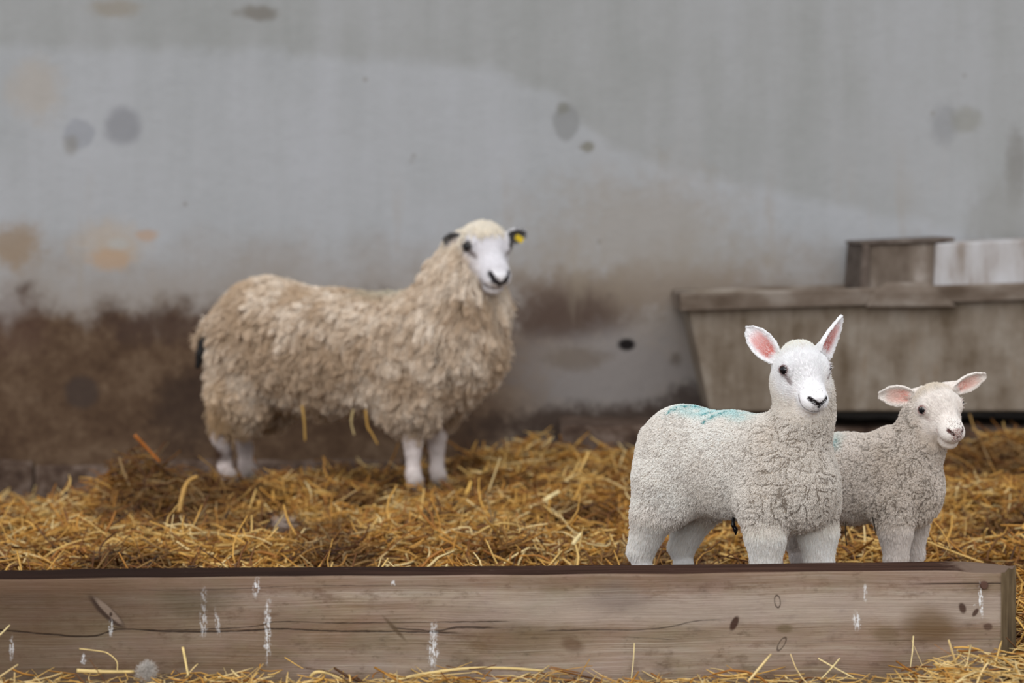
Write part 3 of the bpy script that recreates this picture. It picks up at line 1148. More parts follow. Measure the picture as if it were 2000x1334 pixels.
def seg_dist(P, pts):
    d = np.full(len(P), 1e9)
    for a, b in zip(pts[:-1], pts[1:]):
        a, b = np.array(a, float), np.array(b, float)
        ab = b - a
        h = np.clip(((P - a) @ ab) / (ab @ ab), 0, 1)
        q = P - a - h[:, None] * ab
        d = np.minimum(d, np.sqrt((q * q).sum(1)))
    return d


M_HAIR = attr_material('wool_fibre', transl=0.25)
M_SKIN = attr_material('sheep_skin', rough=0.65, spec=0.25, noise_amt=0.10, nscale=260)
_e = NT('sheep_eye')
M_EYE = _e.surf((0.006, 0.005, 0.007, 1), 0.08, spec=0.35)
_e = NT('sheep_hoof')
M_HOOF = _e.surf(S2L(60, 52, 44), 0.5)


def nose_line(s, dz=0.0):
    return [(82, s * 19, 9 + .2 * dz), (91, s * 10, 3 + .65 * dz), (96 - .3 * dz, 0, -3 + 1.1 * dz)]


def mouth_line(dz=0.0):
    return [(n + .7 * dz, l, b + dz) for n, l, b in MOUTH]


def build_head(S, C, H, k, nl=1.0, cr=41, dz=0.0):
    """face solids around C (between the eyes) in head frame H, k scales the design (px at the first lamb)"""
    def h(n, l, b):
        return C + k * (H[0] * n * nl + H[1] * l + H[2] * b)
    S.ell(h(-13, 0, -8), (k * 43, k * 46, k * cr), H, 14, 'head')            # cranium
    S.ell(h(-4, 0, 6), (k * 44, k * 36, k * 27), H, 14, 'head')              # forehead
    S.ell(h(38, 0, -4), (k * 56, k * 24, k * 24), H, 14, 'head')             # nose bridge
    S.ell(h(66, 0, -9), (k * 30, k * 27, k * 25), H, 12, 'head')             # muzzle
    for s in (-1, 1):
        S.ell(h(74, s * 12, -10 + .7 * dz), (k * 17, k * 14, k * 13), H, 7, 'head')    # upper lip pads
        S.ell(h(4, s * 27, -32), (k * 44, k * 20, k * 38), H, 16, 'head')    # cheek
        S.ell(h(1, s * 36, 17), (k * 15, k * 9, k * 7), H, 8, 'head')       # brow
        S.ell(h(9, s * 37.5, 6), (k * 16, k * 9.5, k * 13), H, 7, 'head')        # lid mound
    S.cone(h(0, 0, -42), h(58, 0, -36), k * 30, k * 17, 16, 'head')          # lower jaw
    S.ell(h(69 - .3 * dz, 0, -38 - .2 * dz), (k * 20, k * 21, k * 14), H, 6, 'head')             # chin
    S.ell(h(83, 0, 2 + .4 * dz), (k * 11, k * 14, k * 10), H, 7, 'head')               # nose tip
    eyes = []
    for s in (-1, 1):
        outward = unit(H[1] * s * 0.78 + H[0] * 0.46 + H[2] * 0.44)
        ec = h(9, s * 44, 9)
        S.ell(ec + outward * k * 5, (k * 11, k * 9.5, k * 8.6),
              np.array([unit(H[0] - outward * (H[0] @ outward)), outward, unit(np.cross(unit(H[0] - outward * (H[0] @ outward)), outward))]), 2.0, 'head', sub=True)
        S.cone(ec + outward * k * 4.5 + H[0] * k * 7 - H[2] * k * 2, ec + outward * k * 1 + H[0] * k * 17 - H[2] * k * 6, k * 2.4, k * 1.0, 2.5, 'head', sub=True)   # tear duct
        c0 = ec - outward * k * 2.4
        fw = unit(H[0] - outward * (H[0] @ outward))
        uw = np.cross(fw, outward)
        uw = uw if uw @ H[2] > 0 else -uw

        def lid(be, angs, r):
            q = [c0 + k * 11.6 * (outward * math.cos(be) + math.sin(be) * (fw * math.sin(t_) + uw * math.cos(t_))) for t_ in np.radians(angs)]
            S.chain([(x, k * r * (.7 if i in (0, len(q) - 1) else 1)) for i, x in enumerate(q)], 1.6, 'head')
        lid(math.radians(50), (-95, -60, -25, 10, 45, 80, 112), 2.3)      # upper lid
        lid(math.radians(60), (128, 160, 195, 230, 262), 2.0)            # lower lid
        eyes.append((ec - outward * k * 2.4, outward))
        # nostril slit
        S.chain([(h(83, s * 19, 8 + .2 * dz), k * 2.6), (h(91, s * 10, 3 + .65 * dz), k * 3.6), (h(95 - .3 * dz, s * 3, -2 + dz), k * 2.0)], 2.0, 'head', sub=True)
    S.cone(h(97 - .3 * dz, 0, -3 + 1.1 * dz), h(93, 0, -21 + dz), k * 2.0, k * 1.6, 2.0, 'head', sub=True)    # philtrum
    return h, eyes


MOUTH = [(54, -30, -14), (68, -27, -21), (82, -16, -25), (89, 0, -22.5), (82, 16, -25), (68, 27, -21), (54, 30, -14)]


def mouth_groove(S, h, k, dz=0.0):
    M_ = mouth_line(dz)
    for a, b in zip(M_[:-1], M_[1:]):
        S.cone(h(*a), h(*b), k * 2.6, k * 2.6, 2.5, 'head', sub=True)


def lamb(name, label, an, P):
    rng = np.random.default_rng(P['seed'])
    B, AX = an.b, an.axes()
    S = Solid()
    g = P['girth']
    L = P['len']
    S.ell(B(-112 * L, 0, 306 + P.get('rump_dz', 0)), (102 * L, 88 * g, 108 * g), AX, 30, 'body')
    S.ell(B(0, 0, 305 + .6 * P.get('rump_dz', 0)), (130 * L, 91 * g, 102 * g), AX, 30, 'body')
    S.ell(B(112 * L, 0, 300), (88, 86 * g, 112 * g), AX, 30, 'body')
    S.ell(B(152 * L, 0, 272), (74, 70 * g, 84 * g), AX, 26, 'body')
    S.chain(P['neck'], 18, 'body')
    # tail
    S.chain([(B(-196 * L, 0, 350), 20), (B(-212 * L, 0, 290), 17), (B(-214 * L, 0, 240), 12)], 14, 'body')
    hooves = []
    for s, (ux, fx) in P['hind'].items():
        v = s * 54 * g
        S.ell(B(ux + 34, v * .86, 262), (62, 40, 84), AX, 30, 'body')
        S.chain([(B(ux + 22, v * .93, 262), 56), (B(ux + 8, v, 205), 40), (B(fx + 6, v, 140), 25)], 16, 'body')
        S.chain([(B(ux + 4, v, 190), 34), (B(fx, v, 126), 22), (B(fx + 4, v, 95), 16), (B(fx + 10, v, 40), 14), (B(fx + 20, v, 22), 15)], 10, 'leg')
        hooves.append(B(fx + 24, v, 10))
    for s, (ux, fx) in P['fore'].items():
        v = s * 58 * g
        S.ell(B(ux - 14, v * .92, 262), (56, 36, 82), AX, 26, 'body')
        S.chain([(B(ux - 8, v, 240), 46), (B(ux - 2, v, 180), 34), (B(ux, v, 130), 25)], 18, 'body')
        S.chain([(B(ux - 2, v, 172), 32), (B(fx, v, 112), 23.5), (B(fx, v, 90), 17), (B(fx + 1, v, 40), 14), (B(fx + 6, v, 22), 15)], 10, 'leg')
        hooves.append(B(fx + 10, v, 10))
    for hv in hooves:
        S.cone(hv + an.a * 2 + an.l * 6, hv + an.a * 6 + an.l * 6 + np.array([0, 0, -6.0]), 9, 10, 3, 'hoof')
        S.cone(hv + an.a * 2 - an.l * 6, hv + an.a * 6 - an.l * 6 + np.array([0, 0, -6.0]), 9, 10, 3, 'hoof')
    H, C, k = P['H'], P['C'], P['k']
    h, eyes = build_head(S, C, H, k, P.get('nl', 1.0), P.get('cr', 41), P.get('dz', 0.0))
    ears = []
    for e in P['ears']:
        o = np.array(e['o'], float)
        S.cone(o - unit(e['e']) * 14 * k, o + unit(e['e']) * 12 * k, 17 * k, 10 * k, 9, 'ear')
        S.ear(o, e['e'], e['q'], e['L'], e['W'], T=3.0, cup=e.get('cup', 8), tip=e.get('tip', .05), bend=e.get('bend', 0), prof=e.get('prof'))
        ears.append(S.p[-1])
    mouth_groove(S, h, k, P.get('dz', 0.0))
    V, F, N = S.skin(P['lo'], P['hi'], P.get('h', 2.0))
    d, td = S.eval(V, True)

    def regions(Q):
        _, t = S.eval(Q, True)
        ks = ['body', 'leg', 'head', 'ear', 'hoof']
        D = np.stack([t[x] for x in ks], 1)
        W = np.exp(-np.clip((D - D.min(1, keepdims=True)) / 4.5, 0, 30))
        W /= W.sum(1, keepdims=True)
        return {x: W[:, i] for i, x in enumerate(ks)}

    def hl(Q):
        return (Q - C) @ H.T / k / np.array([P.get('nl', 1.0), 1, 1])

    def ear_mask(Q, NQ):
        m = np.zeros(len(Q))
        m2 = np.zeros(len(Q))
        lie = np.zeros((len(Q), 3))
        for pr in ears:
            t, w, yy, z, X = S.ear_coords(pr, Q)
            on = (t > -0.05) & (t < 1.05) & (np.abs(yy) < 1.3) & (np.abs(z) < 12)
            q = pr[2][2]
            face = sstep(-0.1, 0.5, NQ @ q)
            ins = on * face * sstep(.03, .2, t) * (1 - sstep(.62, .90, t)) * (1 - sstep(.42, .88, np.abs(yy)))
            m = np.maximum(m, ins)
            m2 = np.maximum(m2, ins * (1 - sstep(.2, .75, t)))
            lie[on] = pr[2][0]
        return m, m2, lie

    pal = P['pal']

    def skin_col(Q, NQ):
        R = regions(Q)
        hq = hl(Q)
        face = np.clip(R['head'] + R['ear'], 0, 1)
        c = pal['under'] * np.ones((len(Q), 1))
        c = c + (pal['leg'] * .9 - c) * R['leg'][:, None]
        c = c + (pal['face'] * .97 - c) * face[:, None]
        c = c + (L3(70, 60, 50) - c) * R['hoof'][:, None]
        m, m2, _ = ear_mask(Q, NQ)
        c = c + (pal['ear_in'] - c) * (m * P.get('pink', .9))[:, None]
        c = c + (pal['ear_deep'] - c) * (m2 * .8)[:, None]
        # nose pad
        on = hq[:, 0] > 60
        dn = np.full(len(Q), 99.0)
        for s in (-1, 1):
            dn = np.minimum(dn, seg_dist(hq, nose_line(s, P.get('dz', 0.0))))
        dn = np.minimum(dn, seg_dist(hq, [(97 - .3 * P.get('dz', 0), 0, -3 + 1.1 * P.get('dz', 0)), (93, 0, -21 + P.get('dz', 0))]) + 1.0)
        mk = on * (1 - sstep(P['nose_w'] - 1.2, P['nose_w'] + 1.5, dn))
        pad = on * (1 - sstep(9, 15, np.abs(hq[:, 1]))) * (hq[:, 2] > -14) * sstep(84, 90, hq[:, 0])
        c = c + (pal['pad'] - c) * (pad * P['pad_amt'])[:, None]
        c = c + (pal['nose'] - c) * mk[:, None]
        dm = seg_dist(hq, mouth_line(P.get('dz', 0.0)))
        mm = (1 - sstep(2.2, 5.0, dm)) * (hq[:, 0] > 48)
        c = c + (pal['lip'] - c) * (mm * .85)[:, None]
        # eye rims and tear marks
        for s in (-1, 1):
            de = np.linalg.norm(hq - np.array([11, s * 47.5, 11.0]), axis=1)
            rim = 1 - sstep(9.5, 13.5, de)
            c = c + (pal['rim'] - c) * rim[:, None]
            dt = seg_dist(hq, [(20, s * 45, 7), (31, s * 36, 0)])
            c = c + (pal['tear'] - c) * ((1 - sstep(2, 6, dt)) * P['tear'])[:, None]
        return c

    root = empty(name, an.base)
    tag(root, label, 'lamb')
    body = mesh_np('body', an.world(V), F, M_SKIN, root, True, skin_col(V, N))
    # eyes
    for ec, outw in eyes:
        bm = bmesh.new()
        bmesh.ops.create_uvsphere(bm, u_segments=24, v_segments=16, radius=11.4 * k / an.S)
        o = bm_obj('eye', bm, M_EYE, root, True)
        o.location = an.world(ec) - an.base
    # ---------------------------------------------------------------- wool
    R = regions(V)
    hv = hl(V)
    wool_w = np.clip(R['body'], 0, 1)
    fleece_head = sstep(P['crown'][0], P['crown'][1], -hv[:, 0] + 0.25 * hv[:, 2]) * R['head']
    wool_w = np.clip(wool_w * (1 - np.clip(R['leg'], 0, 1)), 0.0, 1)
    thr = C + k * (H[0] * 6 - H[2] * 34)
    tr = P['throat_r']
    near = 1 - sstep(tr[0] * k, tr[1] * k, np.linalg.norm((V - thr) * np.array([1, .8, .8]), axis=1) + 14 * (fbm(V / 18.0, 61, 2) - .5))
    wool_w *= 1 - near
    legline = 205 + 26 * (fbm(V / 18.0, 62, 2) - .5) - 10 * sstep(-60, -120, V @ an.a)
    leggy = 1 - sstep(legline - 26, legline + 26, V[:, 2] + 40 * (1 - np.clip(R['leg'] * 8, 0, 1)) * (td['leg'] > 34))
    wool_w *= 1 - leggy
    T, Bc = sample_surface(V, F, wool_w + 1e-6, P['n_wool'], rng)
    rp = (V[T] * Bc[:, :, None]).sum(1)
    rn = unit((N[T] * Bc[:, :, None]).sum(1))
    low = 1 - sstep(170, 260, rp[:, 2])
    front = sstep(20, 140, rp @ an.a) * (1 - sstep(400, 490, rp[:, 2]))
    D = -an.a * 0.5 + np.array([0, 0, -1.0]) + rng.normal(0, .5, (len(rp), 3)) * (1 - .6 * low)[:, None]
    # creases between the locks, strongest on neck and shoulder
    wob = np.stack([fbm(rp / 24.0, 41, 2), fbm(rp / 24.0, 42, 2), fbm(rp / 24.0, 43, 2)], 1) * 26
    cd = np.full(len(rp), 99.0)
    away = np.zeros((len(rp), 3))
    for j, sc in enumerate(([17, 17, 26.0], [30, 30, 13.0], [12, 12, 15.0])):
        fn = lambda Q: vnoise((Q + wob) / np.array(sc) + 9 * j, 70 + j)
        f0 = fn(rp)
        gr = np.stack([fn(rp + e_) - f0 for e_ in np.eye(3)], 1)
        gr -= (gr * rn).sum(1)[:, None] * rn
        gl = np.linalg.norm(gr, axis=1) + .012
        dj = np.abs(f0 - .5) / gl
        dj = dj + 5 * (1 - sstep(.42, .56, fbm(rp / 26.0 + 5 * j, 80 + j, 2)))
        sel = dj < cd
        cd = np.where(sel, dj, cd)
        away[sel] = (np.sign(f0 - .5)[:, None] * gr / gl[:, None])[sel]
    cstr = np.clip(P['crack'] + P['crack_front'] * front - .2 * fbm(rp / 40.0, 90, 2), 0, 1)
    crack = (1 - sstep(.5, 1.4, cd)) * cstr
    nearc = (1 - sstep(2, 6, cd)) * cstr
    D = D + away * (nearc * 1.4)[:, None]
    Ln = P['wool_len'] * (0.75 + 0.5 * rng.random(len(rp))) * (1 + .8 * low) * (1 - .8 * crack) * (1 - .25 * nearc)
    path, edge = grow(rp, rn, D, Ln, 6, rng, lift=.74 - .3 * low, clump=P['clump'], clump_pull=.40, curl=.8, curl_f=1.4, droop=.5 + 3 * low, jitter=.2)
    n = len(rp)
    nz = fbm(rp / 60.0, 3, 3)
    dirt = np.clip(P['dirt'] * (.30 + 1.5 * (nz - .35)) + P['dirt_front'] * front, 0, 1)
    base = pal['wool'] + (pal['dirty'] - pal['wool']) * dirt[:, None]
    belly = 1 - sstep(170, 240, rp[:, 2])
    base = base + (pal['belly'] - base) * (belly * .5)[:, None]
    mk = P['mark'](rp, an, rng) if P.get('mark') else np.zeros((n, 2))
    base = base * (1 - .5 * mk[:, :1]) + L3(150, 226, 232) * (.5 * mk[:, :1])
    base = base + (L3(34, 158, 162) - base) * (mk[:, 1:2] * .8)
    vv = (0.86 + .28 * rng.random(n))[:, None]
    s = np.linspace(0, 1, 6)
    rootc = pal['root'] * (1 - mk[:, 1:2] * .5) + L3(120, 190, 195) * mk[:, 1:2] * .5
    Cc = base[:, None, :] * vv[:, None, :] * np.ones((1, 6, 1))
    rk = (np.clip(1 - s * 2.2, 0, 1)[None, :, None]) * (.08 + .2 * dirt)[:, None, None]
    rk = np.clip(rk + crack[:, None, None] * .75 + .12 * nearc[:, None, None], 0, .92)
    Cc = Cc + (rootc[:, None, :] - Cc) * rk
    rad = np.ones((n, 1)) * (P['wool_r'] / an.S) * np.array([1, 1, 1, .95, .85, .7])[None]
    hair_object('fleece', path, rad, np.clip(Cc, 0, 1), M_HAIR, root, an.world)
    # ---------------------------------------------------------------- short coat of face, ears and legs
    face_w = np.clip(R['head'] + R['ear'], 0, 1)
    coat = np.clip(face_w * 1.5 + R['leg'] * .9 + near * 1.2 + leggy, 0, 1.6) * (1 - R['hoof'])
    dn = np.full(len(V), 99.0)
    for s_ in (-1, 1):
        dn = np.minimum(dn, seg_dist(hv, nose_line(s_, P.get('dz', 0.0))))
        de = np.linalg.norm(hv - np.array([11, s_ * 47.5, 11.0]), axis=1)
        coat *= sstep(10, 13.5, de)
    coat *= np.where(hv[:, 0] > 60, sstep(2.5, 6, dn), 1)
    coat *= np.where(hv[:, 0] > 48, sstep(3.2, 6.5, seg_dist(hv, mouth_line(P.get('dz', 0.0)))), 1)
    em, em2, _ = ear_mask(V, N)
    coat *= 1 - P.get('pink', .9) * .95 * em
    T, Bc = sample_surface(V, F, coat + 1e-7, P['n_coat'], rng)
    rp = (V[T] * Bc[:, :, None]).sum(1)
    rn = unit((N[T] * Bc[:, :, None]).sum(1))
    RR = regions(rp)
    hq = hl(rp)
    em, em2, lie = ear_mask(rp, rn)
    n = len(rp)
    # lie: from the nose outwards over the face, towards the ear tips, down the legs
    fd = unit(rp - C - k * (H[0] * 100 + H[2] * 2))
    leg = np.clip(RR['leg'] + RR['hoof'] + RR['body'] * (rp[:, 2] < 260), 0, 1)
    ear = np.clip(RR['ear'], 0, 1)
    D = fd * np.clip(RR['head'] + .2, 0, 1)[:, None] * (1 - ear[:, None]) + lie * ear[:, None] + np.array([0, 0, -1.0]) * (leg + .25 * RR['body'])[:, None]
    D = D + rng.normal(0, .12, D.shape)
    top = sstep(P['crown'][0], P['crown'][1], -hq[:, 0] + 0.25 * hq[:, 2]) * RR['head']
    muzz = sstep(35, 75, hq[:, 0]) * RR['head']
    Ln = 5.5 * RR['head'] * (1 - .72 * muzz) + 4.0 * ear + 9 * leg + 6 * RR['body'] + 4 * top
    Ln *= .7 + .6 * rng.random(n)
    path, edge = grow(rp, rn, D, Ln, 4, rng, lift=.16 + .22 * top, clump=9, clump_pull=.35, jitter=.10)
    base = np.ones((n, 1)) * pal['face']
    base = base + (pal['crown'] - base) * (top * .7)[:, None]
    base = base + (pal['leg'] - base) * leg[:, None]
    throat = sstep(-20, -60, hq[:, 2] - .2 * hq[:, 0]) * RR['head']
    base = base + (pal['throat'] - base) * (np.clip(throat + RR['body'], 0, 1) * .6)[:, None]
    base = base + (pal['ear_in'] * 1.15 - base) * (em * .5)[:, None]
    base *= (1 - .22 * P['face_dirt'] * sstep(.45, .7, fbm(rp / 9.0, 9, 3)))[:, None]
    for s_ in (-1, 1):
        dt = seg_dist(hq, [(18, s_ * 46, 8), (27, s_ * 40, 1), (33, s_ * 34, -4)])
        base = base + (pal['tear'] - base) * ((1 - sstep(1.5, 6, dt + 3 * fbm(rp / 3.0, 12, 2) - 1.5)) * P['tear'])[:, None]
        de = np.linalg.norm(hq - np.array([11, s_ * 47.5, 9.0]), axis=1)
        base = base + (pal['rim'] - base) * ((1 - sstep(10, 14, de)) * .35)[:, None]
    sp = (rng.random(n) < P['specks'] * (1 - sstep(6, 26, np.linalg.norm(hq - np.array([80, 0, 8.0]), axis=1)))).astype(float)
    base = base + (L3(75, 55, 45) - base) * sp[:, None]
    base = base * (0.9 + .2 * rng.random(n))[:, None]
    rad = np.ones((n, 1)) * (P['coat_r'] / an.S) * np.array([1, .95, .8, .4])[None]
    Cc = base[:, None, :] * np.array([.88, .97, 1.03, 1.05])[None, :, None]
    hair_object('coat', path, rad, np.clip(Cc, 0, .95), M_HAIR, root, an.world)
    if P.get('navel'):
        nb = Solid()
        p0, p1 = P['navel']
        nb.chain([(p0 + np.array([0, 0, 14.0]), 3), (p0, 3.6), ((p0 + p1) / 2 + np.array([2, 0, 0]), 4.2), (p1, 2.0)], 3, 'navel')
        lo_ = np.minimum(p0, p1) - 12
        Vn, Fn, Nn = nb.skin(lo_, np.maximum(p0, p1) + np.array([12, 12, 26.0]), 1.6)
        nv = mesh_np('navel_stub', an.world(Vn), Fn, M_EYE, root, True)
        nv['label'] = 'dried black navel stub'
    # eyelashes
    pts = []
    for s_ in (-1, 1):
        for j in range(11):
            a = rng.uniform(-11, 9)
            r0 = np.array([9 + a, s_ * (44 - abs(a) * .12), 20 - abs(a) * .25])
            dr = unit(np.array([-.05 + a * .03, s_ * 1.1, .65]) + rng.normal(0, .15, 3))
            ln = rng.uniform(5, 11)
            sseg = np.linspace(0, 1, 5)[:, None]
            pts.append(r0 + dr * ln * sseg + np.array([0, 0, -2.0]) * sseg ** 2)
    pts = np.array(pts)
    PW = C + k * (pts @ H)
    n = len(PW)
    hair_object('eyelashes', PW, np.ones((n, 1)) * (.28 / an.S) * np.array([1, .9, .8, .6, .3])[None], np.ones((n, 5, 3)) * pal['face'], M_HAIR, root, an.world)
    return root, S, h


PAL1 = dict(wool=L3(252, 248, 243), dirty=L3(222, 210, 197), belly=L3(222, 210, 202), root=L3(122, 104, 86), under=L3(216, 204, 190),
            leg=L3(253, 251, 251), face=L3(253, 250, 252), crown=L3(248, 241, 226), throat=L3(235, 224, 208),
            ear_in=L3(220, 158, 154), ear_deep=L3(176, 82, 68), nose=L3(30, 22, 24), pad=L3(120, 105, 100), lip=L3(92, 76, 76),
            rim=L3(104, 80, 78), tear=L3(120, 88, 84))

th1 = math.radians(38)
an1 = Animal(1431, 6.46, 860.0, th1)
H1 = head_frame(math.radians(20), math.radians(46), math.radians(1.5))
C1 = an1.loc(1569, 720, -128)


def mark1(rp, an, rng):
    u, v, w = rp @ an.a, rp @ an.l, rp[:, 2]
    top = sstep(330, 385, w)
    nz = fbm(rp / 14.0, 21, 3)
    wash = top * (1 - sstep(45, 110, np.abs(u + 35 + 30 * (nz - .5)) * .85)) * (1 - sstep(-22, 6, -v - 50 + 30 * (nz - .5))) * (.35 + .65 * sstep(.3, .6, nz))
    q = np.stack([u, v, 0 * u], 1)
    st = np.minimum(seg_dist(q, [(-128, -48, 0), (-112, -26, 0), (-80, 2, 0), (-50, 18, 0)]),
                    np.minimum(seg_dist(q, [(-30, -52, 0), (-20, -36, 0), (5, -16, 0)]), seg_dist(q, [(-52, -30, 0), (-46, -26, 0), (-38, -18, 0)])))
    line = (1 - sstep(1, 8, st + 9 * (nz - .5))) * sstep(320, 360, w) * sstep(.38, .62, fbm(rp / 5.0, 31, 2))
    return np.stack([np.clip(wash * .9, 0, 1), np.clip(line, 0, 1)], 1)


def ear_dir(px0, py0, px1, py1, dd):
    return np.array([px1 - px0, dd, py0 - py1], float)


P1 = dict(dz=8.0, navel=(an1.loc(1432, 1026, -40), an1.loc(1437, 1043, -40)), seed=3, girth=1.0, len=1.0,
          neck=[(an1.b(146, 0, 330), 66), (an1.b(162, 0, 410), 55), (an1.b(162, 0, 455), 53), (C1 + np.array([-12, 32, -30]), 46)],
          hind={-1: (-158, -182), 1: (-130, -158)}, fore={-1: (116, 112), 1: (160, 164)},
          H=H1, C=C1, k=1.0,
          ears=[dict(o=an1.loc(1517, 702, -98), e=ear_dir(1517, 702, 1466, 646, 14), q=(-.22, -1, .12), L=84, W=24, cup=9),
                dict(o=an1.loc(1598, 689, -88), e=ear_dir(1598, 689, 1643, 619, 14), q=(.80, -.62, -.25), L=86, W=27, cup=10, tip=.02, prof=[.80, .92, .92, .80, .56, .28])],
          lo=(-330, -260, -6), hi=(290, 200, 640), h=2.0, pal=PAL1, nose_w=5.0, pad_amt=.5, tear=.6, crown=(18, 44),
          throat_r=(58, 90), n_wool=200000, wool_len=4.6, clump=6, wool_r=.42, crack=.36, crack_front=.55, n_coat=185000, coat_r=.28, dirt=.4, dirt_front=.3, face_dirt=.25, specks=.02, mark=mark1)


PAL2 = dict(PAL1, wool=L3(248, 240, 233), dirty=L3(218, 205, 192), belly=L3(210, 196, 184), root=L3(104, 88, 72), under=L3(200, 186, 170),
            leg=L3(240, 234, 232), face=L3(242, 234, 228), crown=L3(228, 214, 194), throat=L3(214, 200, 184),
            ear_in=L3(232, 186, 172), ear_deep=L3(214, 128, 112), nose=L3(92, 60, 56), pad=L3(150, 108, 100), lip=L3(176, 132, 126),
            rim=L3(150, 118, 112), tear=L3(190, 160, 150))
th2 = math.radians(25)
an2 = Animal(1657, 6.76, 980.0, th2)
H2 = head_frame(math.radians(24), math.radians(38), math.radians(8))
C2 = an2.loc(1834, 796, -112)


def mark2(rp, an, rng):
    u, v, w = rp @ an.a, rp @ an.l, rp[:, 2]
    nz = fbm(rp / 8.0, 21, 3)
    m = (1 - sstep(8, 34, np.hypot(u + 20, (w - 372) * 1.2) + 26 * (nz - .5))) * (v < 40)
    return np.stack([m * .4, m * .5 * sstep(.5, .65, nz)], 1)


P2 = dict(seed=8, girth=1.0, len=1.0, nl=.94, dz=1.5, pink=.6, cr=45,
          neck=[(an2.b(146, 0, 322), 68), (an2.b(170, 0, 378), 58), (an2.b(182, 0, 425), 50), (C2 + np.array([-18, 32, -26]), 47)],
          hind={-1: (-150, -168), 1: (-128, -148)}, fore={-1: (134, 132), 1: (136, 138)}, rump_dz=-24,
          H=H2, C=C2, k=1.08,
          ears=[dict(o=an2.loc(1786, 771, -78), e=ear_dir(1786, 771, 1722, 772, 12), q=(-.15, -1, -.30), L=80, W=26, cup=9, tip=.3),
                dict(o=an2.loc(1860, 757, -70), e=ear_dir(1860, 757, 1922, 734, 12), q=(.42, -.9, -.35), L=84, W=22, cup=9, tip=.3)],
          lo=(-330, -260, -6), hi=(340, 200, 600), h=2.2, pal=PAL2, nose_w=4.4, pad_amt=.85, tear=.25, crown=(14, 40),
          throat_r=(46, 66), n_wool=150000, wool_len=6.0, clump=7, wool_r=.5, crack=.5, crack_front=.35, n_coat=120000, coat_r=.42, dirt=.7, dirt_front=.2, face_dirt=.4, specks=.35, mark=mark2)


